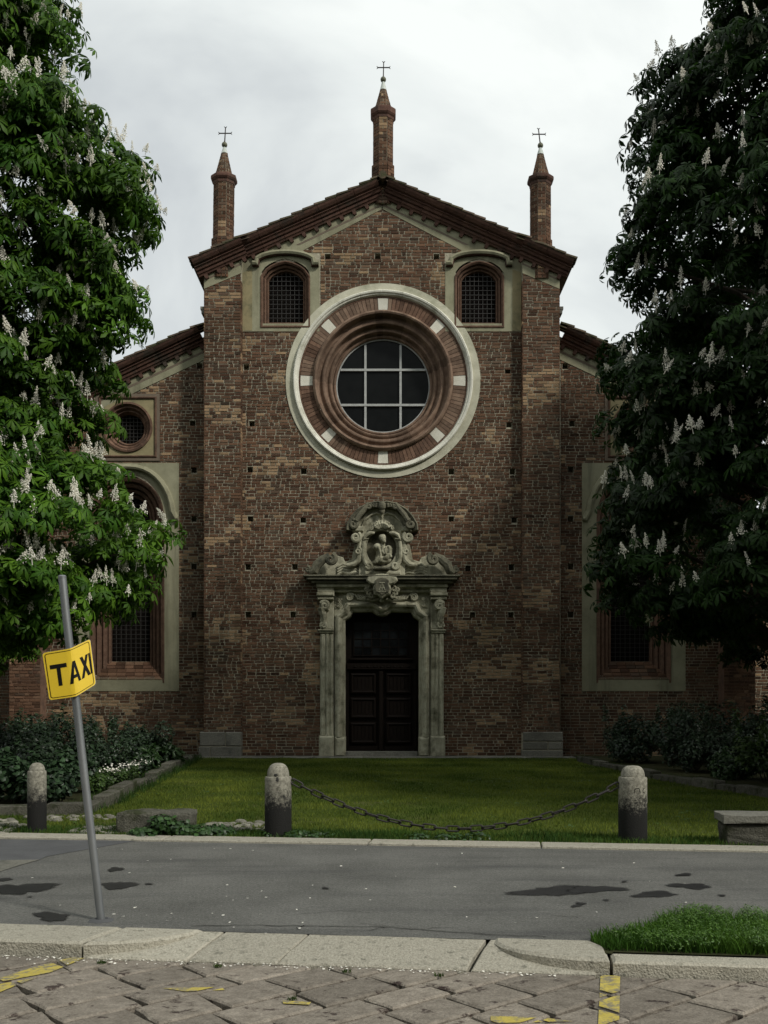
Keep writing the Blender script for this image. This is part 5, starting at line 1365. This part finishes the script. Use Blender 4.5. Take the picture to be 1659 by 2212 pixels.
leaf_meshes = [np_mesh('leaf', v_*1.0, f_, None, MATS['leaf_single']) for v_, f_ in LEAVES]
# flower candle
def candle(seed, wid, tall, bend, miss):
    rr = random.Random(seed); m = MB(); m.tube([(0, 0, -.10), (bend*.3, 0, tall*.5), (bend, 0, tall*.97)], [.007, .005, .002], 4)
    n_ = int(125*wid/.062)
    for i in range(n_):
        t = (i + rr.random())/n_
        if noise.noise(Vector((t*9, (i*2.399 % 6.283)*1.3, seed))) > miss: continue
        z = .005 + tall*t; r_ = (wid*(1-t)**.8 + .005)*rr.uniform(.45, 1.25)*(1 + .3*math.sin(t*38 + seed)); a = i*2.399 + rr.uniform(-.5, .5)
        c = (r_*math.cos(a) + bend*t*t, r_*math.sin(a), z - .02*rr.random()); s_ = rr.uniform(.009, .021)*(1 - .4*t)
        m.add([(c[0]+s_, c[1], c[2]), (c[0], c[1]+s_, c[2]+s_*.3), (c[0]-s_, c[1], c[2]), (c[0], c[1]-s_, c[2]-s_*.3), (c[0], c[1], c[2]+s_*1.1), (c[0]*1.05, c[1]*1.05, c[2]-s_)],
              [(0, 1, 4), (1, 2, 4), (2, 3, 4), (3, 0, 4), (1, 0, 5), (2, 1, 5), (3, 2, 5), (0, 3, 5)])
    return m.mesh('flower_candle', MATS['petal'], fix=False)
candle_mes = [candle(1, .060, .30, .0, .25), candle(2, .072, .25, .05, .18), candle(3, .048, .32, -.06, .12), candle(4, .066, .21, .03, .05)]


def chestnut(name, base, prof, label, n_bough, n_candle, seed, face, palette, leaf_per=78, gap=None, lm=None):
    rr = np.random.default_rng(seed); pr = random.Random(seed)
    root = tag(empty(name, (base[0], base[1], 0)), label, 'tree', 'horse chestnuts flanking the church')
    zs = np.array([p[0] for p in prof]); rs = np.array([p[1] for p in prof])
    def rad(z, th):
        lump = 1 + .10*noise.noise(Vector((math.cos(th)*1.6, math.sin(th)*1.6, z*.55 + seed))) + .07*noise.noise(Vector((math.cos(th)*4, math.sin(th)*4, z*1.3 + seed)))
        return np.interp(z, zs, rs)*lump
    dens = np.interp(np.linspace(zs[0], zs[-1], 400), zs, rs); cdf = np.cumsum(dens); cdf /= cdf[-1]; zz_ = np.linspace(zs[0], zs[-1], 400)
    boughs = []
    for i in range(n_bough):
        z = float(np.interp(rr.random(), cdf, zz_)); th = rr.random()*2*math.pi
        if rr.random() < .55: th = math.atan2(face[1], face[0]) + rr.normal()*0.85
        br_ = rr.uniform(.45, .85); r_ = max(.25, rad(z, th) - br_*.55 - (abs(rr.normal())*.25 if rr.random() < .7 else rr.uniform(.3, 1.4)))
        r_ = min(r_, rad(z, th) - br_*.5)
        c = np.array([r_*math.cos(th), r_*math.sin(th), z])
        if gap and gap(c + np.array([base[0], base[1], 0])) and rr.random() < .72: continue
        boughs.append((c, br_, th))
    PO, NO, SI, CO = [], [], [], []
    tips = []
    for c, b, th in boughs:
        n = int(leaf_per*(b/.65)**2*rr.uniform(.8, 1.15)); d = rr.normal(size=(n, 3)); d /= np.linalg.norm(d, axis=1, keepdims=True)
        d[:, 2] = np.where(d[:, 2] < -.35, -d[:, 2], d[:, 2])
        o = np.array([math.cos(th), math.sin(th), 0]); d += o*.35
        rad_ = rr.uniform(.45, 1.0, n)**.6
        p = c + d*rad_[:, None]*np.array([b, b, b*.62]); PO.append(p)
        nn = d*.55 + np.array([0, 0, .75]) + o*.25 + rr.normal(size=(n, 3))*.28; NO.append(nn)
        SI.append(rr.uniform(.15, .235, n))
        tone = rr.uniform(.7, 1.3); young = rr.random(n)
        base_c = palette[0][None]*(1-young[:, None]) + palette[1][None]*young[:, None]
        CO.append(base_c*tone*rr.uniform(.75, 1.25, (n, 1)))
        for _ in range(26):
            dd = rr.normal(size=3); dd /= np.linalg.norm(dd); dd[2] = abs(dd[2])*.8 + .2; dd += o*.5
            q_ = c + dd*np.array([b, b, b*.62])*.90
            if math.hypot(q_[0], q_[1]) > .82*rad(q_[2], th) and dd[0]*face[0] + dd[1]*face[1] > -.1: tips.append((q_, th, b))
    PO = np.concatenate(PO); NO = np.concatenate(NO); SI = np.concatenate(SI); CO = np.concatenate(CO)
    ang = rr.uniform(0, 6.283, len(PO)); ROT = basis(NO, ang); kind = rr.integers(0, 3, len(PO))
    # the leaves nearest the viewer stand alone
    f3 = np.array([face[0], face[1], 0.0]); wpos = PO + np.array([base[0], base[1], 0]); dist = np.hypot(wpos[:, 0], wpos[:, 1])
    inview = (np.abs(wpos[:, 0]/wpos[:, 1])*FPX < 822)
    score = np.where(inview, SI/dist*NO[:, 1]*-1 + SI/dist, -9); pick = np.argsort(-score)[:300]; mask = np.ones(len(PO), bool); mask[pick] = False
    for k_ in pick:
        o = link('leaf', (lm or leaf_meshes)[kind[k_]], root, PO[k_]); o.rotation_euler = Matrix(ROT[k_].tolist()).to_euler(); s_ = float(SI[k_]); o.scale = (s_, s_, s_)
    VV, FF, CC = [], [], []; off = 0
    for t in range(3):
        s_ = mask & (kind == t); v_, f_, c_ = scatter(*LEAVES[t], PO[s_], ROT[s_], SI[s_], CO[s_]); VV.append(v_); FF.append(f_ + off); CC.append(c_); off += len(v_)
    crown = link('crown', np_mesh('crown', np.concatenate(VV), np.concatenate(FF), np.concatenate(CC), MATS['leaf']), root); crown['kind'] = 'stuff'
    # flower candles on the tips that face out
    vis_t = []
    for p, th, b in tips:
        w_ = p + np.array([base[0], base[1], 0]); out_ = np.array([math.cos(th), math.sin(th)]) @ np.array(face[:2])
        if abs(w_[0]/w_[1])*FPX < 850 and out_ > -.35: vis_t.append(p)
    pr.shuffle(vis_t); keep = []
    for p in vis_t:
        d2 = ((PO - p)**2).sum(1)
        if (d2 < .14**2).sum() >= 2 and (d2 < .28**2).sum() >= 6: keep.append(p)
    sc_t = []; W0 = np.array([base[0], base[1], 0.0]); eye = np.array([0, 0, EYE])
    for p in keep[:900]:                                   # candles that stand clear of the leaves
        w_ = p + W0 + np.array([0, 0, .10]); d_ = eye - w_; d_ /= np.linalg.norm(d_); q_ = PO + W0 - w_; t_ = q_ @ d_
        lat2 = (q_**2).sum(1) - t_**2; sc_t.append((int(((t_ > .02) & (t_ < 4) & (lat2 < .15**2)).sum())*.6 + pr.random()*5, p))
    sc_t.sort(key=lambda a: a[0]); vis_t = []
    for s_, p in sc_t:
        if s_ < 8 and all(((p - q_)**2).sum() > .17**2 for q_ in vis_t): vis_t.append(p)
    for p in vis_t[:n_candle]:
        o = link('flower_candle', pr.choice(candle_mes), root, p + np.array([0, 0, .03])); s_ = pr.uniform(.5, .95); o.scale = (s_, s_, s_*pr.uniform(.9, 1.2)); o.rotation_euler = (pr.gauss(0, .2), pr.gauss(0, .2), pr.uniform(0, 6.28))
    # trunk and limbs
    top = zs[-1] - 1.5; m = MB(); tp = []; tr_ = []
    for i in range(12):
        t = i/11; tp.append((.18*math.sin(t*3 + seed), .15*math.cos(t*2.3 + seed) - .15, -.1 + top*t)); tr_.append(.30*(1-t)**.8 + .04 + (.10 if i == 0 else 0))
    m.tube(tp, tr_, 12); m.build('trunk', MATS['bark'], root, smooth=True)
    for c, b, th in boughs[::4]:
        h0 = max(2.0, c[2] - .55*math.hypot(c[0], c[1]) - .3); h0 = min(h0, top*.92); t = h0/top; i = min(10, int(t*11)); q = Vector(tp[i]).lerp(Vector(tp[i+1]), t*11 - i)
        mid = Vector(c)*.55 + q*.45; mid.z += .25; r0 = tr_[i]*.35
        m = MB(); m.tube([q, q.lerp(mid, .5) + Vector((pr.uniform(-.1, .1), pr.uniform(-.1, .1), .05)), mid, Vector(c), Vector(c) + Vector((math.cos(th)*.3, math.sin(th)*.3, .05))], [r0, r0*.75, r0*.5, .02, .006], 6)
        m.build('limb', MATS['bark'], root, smooth=True)
    return root
def copy_tree(src, loc, rz, label, sc):
    r = src.copy(); COL.objects.link(r); r.location = loc; r.rotation_euler = (0, 0, rz); r.scale = (sc, sc, sc); r['label'] = label
    for ch_ in src.children:
        if ch_.name.split('.')[0] in ('crown', 'trunk', 'limb'):
            c = ch_.copy(); COL.objects.link(c); c.parent = r
    return r
def prof_px(trunk_px, Y, table, sg):
    r = []
    for y, x in table: r.append((EYE + (1503-y)*Y/FPX, max(.3, sg*(trunk_px - x)*Y/FPX)))
    return sorted(r)
YL = 16.4; tL = -105
tabL = [(1408, 60), (1385, 145), (1350, 225), (1300, 290), (1230, 305), (1160, 325), (1100, 285), (1050, 235), (1000, 190), (950, 160), (850, 185), (760, 215), (700, 240), (640, 245), (560, 292), (500, 314), (420, 320), (360, 295), (330, 245), (300, 196), (230, 170), (150, 154), (60, 126), (0, 118), (-150, 68), (-350, -40), (-430, -90)]
GREEN_L = (np.array([.026, .074, .006]), np.array([.088, .185, .015])); GREEN_R_SHADED = (np.array([.007, .021, .003]), np.array([.021, .054, .007]))  # right greens are darkened copies, shade put into the leaf colour
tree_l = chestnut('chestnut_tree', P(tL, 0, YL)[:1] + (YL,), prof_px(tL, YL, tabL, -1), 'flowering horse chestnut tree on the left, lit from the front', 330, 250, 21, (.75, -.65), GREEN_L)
YR = 17.2; tR = 1790
tabR = [(1385, 1538), (1360, 1438), (1330, 1368), (1300, 1328), (1250, 1300), (1170, 1313), (1100, 1330), (1000, 1356), (850, 1340), (750, 1350), (700, 1340), (640, 1360), (560, 1340), (480, 1336), (400, 1373), (340, 1436), (240, 1418), (180, 1388), (120, 1453), (40, 1516), (0, 1528), (-150, 1558), (-350, 1688), (-450, 1788)]
def gapR(p):
    px = 828 + p[0]/p[1]*FPX; py = 1503 - (p[2]-EYE)/p[1]*FPX; return 1420 < px < 1640 and 620 < py < 830
tree_r = chestnut('chestnut_tree', P(tR, 0, YR)[:1] + (YR,), prof_px(tR, YR, tabR, 1), 'shaded horse chestnut tree on the right with shade painted into its leaf colour', 360, 150, 33, (-.75, -.65), GREEN_R_SHADED, gap=gapR, lm=leaf_shade_meshes)

copy_tree(tree_r, (9.9, 23.3, 0), 2.1, 'chestnut tree with painted-dark leaves by the church corner behind the right tree', .9)
copy_tree(tree_l, (-10.6, 22.8, 0), 2.6, 'dark chestnut tree by the church corner behind the left tree', .85)
copy_tree(tree_r, (12.9, 9.6, 0), 4.0, 'unseen chestnut tree added beyond the right edge for shade', 1.0)  # out-of-view tree added to shade the right tree and lawn
copy_tree(tree_l, (-12.0, 10.8, 0), 1.2, 'unseen chestnut tree added beyond the left edge for shade', 1.0)  # added outside the view to block sky light from the left

# ---- shrubs and bed plants
def simple_leaf(wid, fold=.12):
    V = [(0, 0, 0), (.35, -wid, -.04), (.35, 0, fold*.4), (.35, wid, -.04), (.75, -wid*.8, -.10), (.75, 0, -.02), (.75, wid*.8, -.10), (1.05, 0, -.16)]
    F = [(0, 1, 2), (0, 2, 3), (1, 4, 5), (1, 5, 2), (2, 5, 6), (2, 6, 3), (4, 7, 5), (5, 7, 6)]; return np.array(V), np.array(F)
OV = simple_leaf(.30); RD = simple_leaf(.46); NA = simple_leaf(.16)
def leafy(parent, name, centres, n, size, tmpl, c0, c1, rr, up=.6, mat_='shrub_leaf'):
    """centres: (x, y, z, rx, rz) lobes"""
    P_, N_ = [], []
    for (x, y, z, rx, rz) in centres:
        d = rr.normal(size=(n, 3)); d /= np.linalg.norm(d, axis=1, keepdims=True); r_ = rr.uniform(.35, 1, n)**.5
        p = np.array([x, y, z]) + d*r_[:, None]*np.array([rx, rx, rz]); P_.append(p); N_.append(d*.6 + np.array([0, -.12, up]) + rr.normal(size=(n, 3))*.35)
    P_ = np.concatenate(P_); N_ = np.concatenate(N_); k_ = P_[:, 2] > .03; P_, N_ = P_[k_], N_[k_]
    t = rr.random((len(P_), 1)); C_ = (c0*(1-t) + c1*t)*rr.uniform(.7, 1.25, (len(P_), 1))
    v_, f_, c_ = scatter(*tmpl, P_, basis(N_, rr.uniform(0, 6.28, len(P_))), rr.uniform(*size, len(P_)), C_)
    o = link(name, np_mesh(name, v_, f_, c_, MATS[mat_]), parent); o['kind'] = 'stuff'; return o
def shrub(x, y, h, r, label, seed, c0, c1, n=260, size=(.055, .095), tmpl=OV, lobes=9, group='shrubs in the beds'):
    rr = np.random.default_rng(seed); root = tag(empty('shrub', (x, y, .04)), label, 'shrub', group)
    cs = []
    for i in range(lobes):
        a = rr.uniform(0, 6.28); q = r*rr.uniform(.1, .85); cs.append((q*math.cos(a), q*math.sin(a), h*rr.uniform(.28, .8)*(1.1 - .35*q/r), r*rr.uniform(.28, .48), h*rr.uniform(.2, .34)))
    for i in range(6):
        a = rr.uniform(0, 6.28); q = r*rr.uniform(.2, 1.05); hh = h*rr.uniform(.55, 1.12)
        cs += [(q*math.cos(a), q*math.sin(a), hh*f_, r*w_, h*.14) for f_, w_ in ((.75, .14), (.9, .10), (1.02, .05))]
    leafy(root, 'foliage', cs[:lobes], n, size, tmpl, c0, c1, rr)
    leafy(root, 'shoots', cs[lobes:], max(14, n//12), size, tmpl, c0*1.15, c1*1.2, rr)
    cs = cs[:lobes]
    for c in cs:
        m = MB(); m.tube([(c[0]*.15, c[1]*.15, -.06), (c[0]*.6, c[1]*.6, c[2]*.6), (c[0], c[1], c[2])], [.014, .009, .004], 5); m.build('stem', MATS['bark'], root)
    return root
A = np.array; dk0, dk1 = A([.010, .022, .010]), A([.030, .058, .026]); md0, md1 = A([.014, .036, .010]), A([.04, .09, .022]); lg0, lg1 = A([.03, .07, .012]), A([.085, .15, .035])
shrub(-4.75, 15.0, .72, .62, 'rounded bush right behind the taxi pole', 1, dk0*1.3, dk1*1.5, tmpl=RD, size=(.06, .10))
shrub(-5.75, 15.0, .78, .72, 'bushy shrub behind the slim bollard', 2, dk0*1.3, dk1*1.5, tmpl=RD, size=(.06, .10))
shrub(-6.9, 15.6, .75, .7, 'shrub cut by the left edge of the picture', 3, dk0*1.2, dk1*1.3, tmpl=RD, size=(.06, .10))
shrub(-5.35, 17.1, .95, .8, 'dark shrub in the middle of the left bed', 4, dk0, dk1)
shrub(-6.7, 18.6, 1.05, .95, 'large dark shrub at the back left under the tree', 5, dk0, dk1, lobes=11)
shrub(-5.5, 19.6, 1.05, .85, 'dark shrub below the left lancet window', 6, dk0, dk1, lobes=11)
shrub(-6.5, 21.8, 1.25, 1.0, 'tall dark shrub near the left lancet window', 7, dk0, dk1, lobes=11)
shrub(-5.6, 23.6, 1.1, .85, 'dark shrub against the wall left of the pilaster', 8, dk0, dk1)
shrub(-8.0, 22.5, 1.2, 1.1, 'dark shrub in front of the left corner buttress', 9, dk0, dk1)
shrub(-4.85, 16.9, .34, .42, 'low green leafy plant beside the left bed edging', 10, lg0*.8, lg1*.8, size=(.04, .07), n=160)
shrub(-4.9, 18.4, .36, .45, 'low plant with tiny white flowers beside the left edging', 11, lg0*.7, lg1*.7, size=(.04, .07), n=160)
shrub(-5.05, 21.0, .55, .5, 'grassy clump at the far end of the left edging', 12, md0*.8, md1*.7, tmpl=NA, size=(.10, .2), n=150)
shrub(-5.15, 23.6, .55, .5, 'grassy clump beside the left pilaster foot', 13, md0*.8, md1*.7, tmpl=NA, size=(.10, .2), n=150)
for i, (x, y, h, r, t) in enumerate(((5.95, 24.6, 1.15, .75, 'dark shrub nearest the right pilaster'), (6.9, 24.0, 1.45, 1.0, 'dark shrub below the right lancet window'), (8.2, 24.4, 1.4, 1.1, 'dark shrub in the far right corner of the bed'),
                                     (6.5, 21.6, 1.15, .8, 'dark shrub behind the right bed edging'), (7.6, 21.0, 1.25, 1.0, 'broad dark shrub in the middle of the right bed'), (8.8, 22.4, 1.4, 1.1, 'tall dark shrub at the right edge'),
                                     (8.2, 18.6, 1.1, .8, 'dark shrub behind the bench'))):
    shrub(x, y, h, r, t, 20+i, dk0, dk1, lobes=11)
shrub(9.5, 21.6, 2.9, 1.25, 'tall laurel added to darken the far right edge', 41, dk0*.9, dk1*.8, lobes=22, n=330, size=(.07, .12))  # shrub added to hide a sunlit wall behind dark leaves
shrub(7.15, 18.9, 1.15, .75, 'bright green leafy shrub in the right bed', 31, lg0*.8, lg1*.8, size=(.07, .12), n=210)
shrub(6.85, 19.6, .55, .5, 'low green shrub beside the right bed edging', 32, md0, md1)
# tiny white flowers
def specks(name, cs, n, size, m_, rr, z=.0, flat=False, parent=None):
    P_ = []
    for (x, y, zz_, rx, rz) in cs:
        k_ = rr.normal(size=(n, 3))*np.array([rx, rx, rz])*.5 + np.array([x, y, zz_]); P_.append(k_)
    P_ = np.concatenate(P_); 
    if flat: P_[:, 2] = z
    tv = A([(1, 0, 0), (.3, .8, .1), (-.8, .5, 0), (-.7, -.6, .1), (.4, -.8, 0)]); tt = A([(0, 1, 2), (0, 2, 3), (0, 3, 4)])
    N_ = rr.normal(size=(len(P_), 3))*(.15 if flat else .5) + A([0, -.3 if not flat else 0, 1])
    v_, f_, c_ = scatter(tv, tt, P_, basis(N_, rr.uniform(0, 6.28, len(P_))), rr.uniform(*size, len(P_)), np.ones((len(P_), 3)))
    o = link(name, np_mesh(name, v_, f_, c_, MATS[m_]), parent); return o
o = specks('white_flowers', [(-4.75, 18.9, .36, .35, .06), (-4.75, 19.6, .36, .3, .06), (-4.85, 18.0, .34, .25, .05)], 55, (.014, .022), 'petal', NR); tag(o, kind='stuff')
# creeping plant at the block, weeds along the edging
def creeper(cs, label, seed, c0, c1, n, size=(.045, .075), tmpl=RD, cat='plant', name='creeping_plant'):
    x, y = cs[0][0], cs[0][1]; root = tag(empty(name, (x, y, 0)), label, cat); rr = np.random.default_rng(seed)
    leafy(root, 'foliage', [(a-x, b-y, c, d, e) for a, b, c, d, e in cs], n, size, tmpl, c0, c1, rr, up=.8); return root
creeper([(-2.45, 12.0, .10, .20, .10), (-2.6, 12.02, .16, .15, .10), (-2.15, 12.05, .06, .28, .06), (-2.8, 11.98, .05, .2, .05), (-1.95, 12.1, .05, .2, .05)], 'leafy creeper growing over the low stone block', 51, md0*1.2, md1*1.1, 190)
creeper([(-1.0, 11.86, .04, .16, .05), (-.75, 11.84, .03, .2, .04), (-1.35, 11.95, .03, .15, .05)], 'small weeds at the foot of the chipped bollard', 52, md0*1.2, md1*1.1, 110, (.03, .055))
creeper([(.75, 11.62, .03, .2, .05), (1.05, 11.6, .03, .2, .06), (.4, 11.68, .03, .15, .05)], 'small weeds on the lawn edge under the chain', 53, md0*1.2, md1*1.1, 80, (.03, .055))

# ---- grass
def blades(name, n, xr, yr, ok, hgt, wid, c0, c1, seed, z=0.0, lean=.5, patch=1.0, parent=None, hf=None):
    rr = np.random.default_rng(seed); x = rr.uniform(*xr, n); y = rr.uniform(*yr, n); k_ = ok(x, y); x, y = x[k_], y[k_]; n = len(x)
    h = rr.uniform(*hgt, n); 
    if hf is not None: h = h*hf(x, y)
    a = rr.uniform(0, 6.283, n); b = rr.uniform(0, 6.283, n); ln = rr.uniform(.1, lean, n)*h; w_ = rr.uniform(*wid, n)
    base = np.stack([x, y, np.full(n, z)], 1); dx = np.stack([np.cos(a), np.sin(a), np.zeros(n)], 1)*w_[:, None]*.5
    mid = base + np.stack([np.cos(b)*ln*.35, np.sin(b)*ln*.35, h*.6], 1); tip = base + np.stack([np.cos(b)*ln, np.sin(b)*ln, h], 1)
    V = np.stack([base - dx, base + dx, mid - dx*.7, mid + dx*.7, tip], 1).reshape(-1, 3); i = np.arange(n)*5
    F = np.concatenate([np.stack([i, i+1, i+3], 1), np.stack([i, i+3, i+2], 1), np.stack([i+2, i+3, i+4], 1)])
    pn = np.array([noise.noise(Vector((float(q), float(w2), 2.0))) for q, w2 in zip(x*patch, y*patch)]) if n < 400000 else np.zeros(n)
    t = np.clip(rr.random(n)*.7 + pn*.95 + .15, 0, 1)[:, None]; C_ = (c0*(1-t) + c1*t)*rr.uniform(.75, 1.2, (n, 1))
    o = link(name, np_mesh(name, V, F, np.repeat(C_, 5, 0), MATS['grass']), parent); return tag(o, kind='stuff')
def lawn_ok(x, y):
    b = .1236*x + .9923*(y-6.5); left = np.interp(y, [12, 14.2, 18, 21, 27], [-30, -4.05, -4.25, -4.45, -4.85]); right = np.interp(y, [12, 15, 17.4, 20.3, 25.2, 27], [8, 6.8, 6.1, 5.4, 5.0, 5.0])
    return (b > 5.06) & (x > np.where(y < 13.9, -6.5, left)) & (x < right) & (y < 26.8)
GR0, GR1 = A([.040, .076, .008]), A([.170, .205, .030])
blades('lawn_grass', 210000, (-6.5, 7), (11.0, 26.8), lawn_ok, (.02, .05), (.006, .011), GR0, GR1, 5, patch=.9, hf=lambda x, y: .55 + .75*np.array([max(0, noise.noise(Vector((float(a)*1.7, float(b)*1.7, 1)))+.45) for a, b in zip(x, y)]))
def edge_ok(x, y): b = .1236*x + .9923*(y-6.5); return (b > 5.04) & (b < 5.75) & (x > -6)
blades('verge_grass', 45000, (-6, 6.5), (11.0, 13.3), edge_ok, (.03, .10), (.006, .010), A([.022, .055, .008]), A([.06, .12, .02]), 6, patch=1.6, lean=.8, hf=lambda x, y: .5 + .7*np.array([max(0, noise.noise(Vector((float(a)*1.3, float(b)*1.3, 5)))+.35) for a, b in zip(x, y)]))
def bed_edge_ok(x, y):
    left = np.interp(y, [14.2, 18, 21, 27], [-4.08, -4.28, -4.48, -4.9]); right = np.interp(y, [15, 17.4, 20.3, 25.2, 27], [6.9, 6.2, 5.5, 5.1, 5.05]); d = np.minimum(np.abs(x - left - .06), np.abs(x - right - .02))
    return ((d < .14) | ((np.abs(x - left + .30) < .16))) & (np.sin(y*3.1 + x) + np.sin(y*7.7) > -.6)
blades('edging_grass', 90000, (-5.2, 7.2), (14.3, 26.6), bed_edge_ok, (.05, .19), (.006, .011), A([.016, .042, .007]), A([.05, .10, .018]), 17, patch=1.6, lean=.9)
rr = np.random.default_rng(19); cs = []
for i in range(170):
    x, y = rr.uniform(-4.2, 5.5), rr.uniform(12.0, 20.0)
    if lawn_ok(A([x]), A([y]))[0] and noise.noise(Vector((x*.8, y*.8, 8))) > .05: cs.append((x, y, .025, .09, .015))
leafy(None, 'lawn_weeds', cs, 22, (.02, .045), OV, A([.03, .07, .012]), A([.08, .14, .025]), rr, up=1.2)
# grass bed beside the near kerb
def bed_ok(x, y):
    a = .9923*x - .1236*(y-6.5); b = .1236*x + .9923*(y-6.5); edge_ = 1.40 + .05*np.sin(b*9) + np.clip((b-.62)*1.05, 0, .6)
    return (a > edge_) & (b > .27) & (b < 1.18 + .05*np.sin(a*7))
blades('kerb_bed_grass', 52000, (1.2, 4.5), (6.0, 8.0), bed_ok, (.05, .15), (.005, .009), A([.032, .085, .008]), A([.090, .185, .022]), 8, patch=2.2, lean=.9, z=-.003, hf=lambda x, y: .55 + .6*np.clip(.9923*x - .1236*(y-6.5) - 1.4, 0, .8))
rr = np.random.default_rng(9); cs = []
for i in range(260):
    x, y = rr.uniform(1.5, 4.4), rr.uniform(6.2, 7.7)
    if bed_ok(A([x]), A([y]))[0]: cs.append((x, y, .07 + .04*min(1, max(0, x-1.6)), .10, .05))
kb = leafy(None, 'kerb_bed_weeds', cs, 75, (.014, .028), NA, A([.034, .090, .010]), A([.095, .190, .026]), rr, up=.9)
# tufts in the joints of kerb and setts
def tuft(x, y, z, n, r_, h, seed):
    blades('grass_tuft', n, (x-r_, x+r_), (y-r_, y+r_), lambda a, b: (a-x)**2 + (b-y)**2 < r_*r_, (h*.4, h), (.004, .007), A([.03, .06, .01]), A([.08, .12, .025]), seed, z=z, lean=1.2, patch=3)
for i, (px, py) in enumerate(((395, 2045), (385, 2052), (1020, 2046), (1016, 2056), (1030, 2035), (590, 2052), (220, 2072), (750, 2092), (470, 2080), (950, 2100), (630, 2150))):
    x, y = G(px, py, -.06); tuft(x, y, -.085, 60, .03, .026, 70+i)
# fallen petals
rr = np.random.default_rng(12); n = 150
pp = [(rr.uniform(-3.2, 3.0), rr.uniform(6.9, 11.2)) for _ in range(34)] + [(-2 + abs(rr.normal())*1.2, 7.0 + abs(rr.normal())*.9) for _ in range(30)]
specks('fallen_petals', [(x, y, 0, .01, 0) for x, y in pp], 1, (.007, .016), 'petal', rr, z=.004, flat=True)['kind'] = 'stuff'
gut = [S(a, -.02 - abs(rr.normal())*.05) for a in rr.uniform(-3.0, 1.1, 230)]
specks('gutter_petals', [(x, y, 0, .01, 0) for x, y in gut], 1, (.005, .011), 'petal', rr, z=STREET_Z + .006, flat=True)['kind'] = 'stuff'

# ================================================================== HOUSES ADDED BEHIND THE VIEWER TO SHADE THE LOWER FACADE
def added_house(x0, x1, h, label, wall, seed):
    rr = random.Random(seed); Yh = -18.0; o = tag(empty('added_house', ((x0+x1)/2, Yh, 0)), label, 'house', 'unseen houses added to shade the facade'); xc = (x0+x1)/2
    nx = round((x1-x0)/3.1); st = (x1-x0)/nx; lv = [0.9 + 3.5*i for i in range(int(h/3.5))]
    wins = [(x0 + st*(i+.5) - xc, z) for i in range(nx) for z in lv]
    m = MB(); q = [(x0-xc, -.1), (x1-xc, -.1), (x1-xc, h), (x0-xc, h)]
    m.prism(q, 0.0, -.25, holes=[[(x-.6, z), (x+.6, z), (x+.6, z+2.1), (x-.6, z+2.1)] for x, z in wins]); m.box(x0-xc, x1-xc, -9, -.3, -.1, h); m.build('wall', MATS[wall], o)
    m = MB(); m.box(x0-xc-.1, x1-xc+.1, -.3, .55, h, h+.35); m.box(x0-xc, x1-xc, -9, .3, h+.35, h+.6); m.build('eaves_cornice', MATS[wall], o)
    m = MB(); m.box(-.6, .6, -.01, .01, 0, 2.1); pane = m.mesh('pane', MATS['dark_glass']); m = MB(); m.box(-.72, .72, -.05, .12, -.12, 0); sill = m.mesh('sill', MATS['pale_stone'])
    for x, z in wins: link('pane', pane, o, (x, -.2, z)); link('sill', sill, o, (x, 0.0, z))
mat('stucco', (0.24, 0.20, 0.14), (0.33, 0.28, 0.20), 1.5, .95, .3, 40, .01, spec=.1); mat('stucco_grey', (0.20, 0.19, 0.17), (0.29, 0.28, 0.25), 1.5, .95, .3, 40, .01, spec=.1)
added_house(-38, -1.2, 22.0, 'unseen ochre stucco house added on the left for shade', 'stucco', 1)
added_house(-1.0, 38, 23.0, 'unseen grey stucco house added on the right for shade', 'stucco_grey', 2)
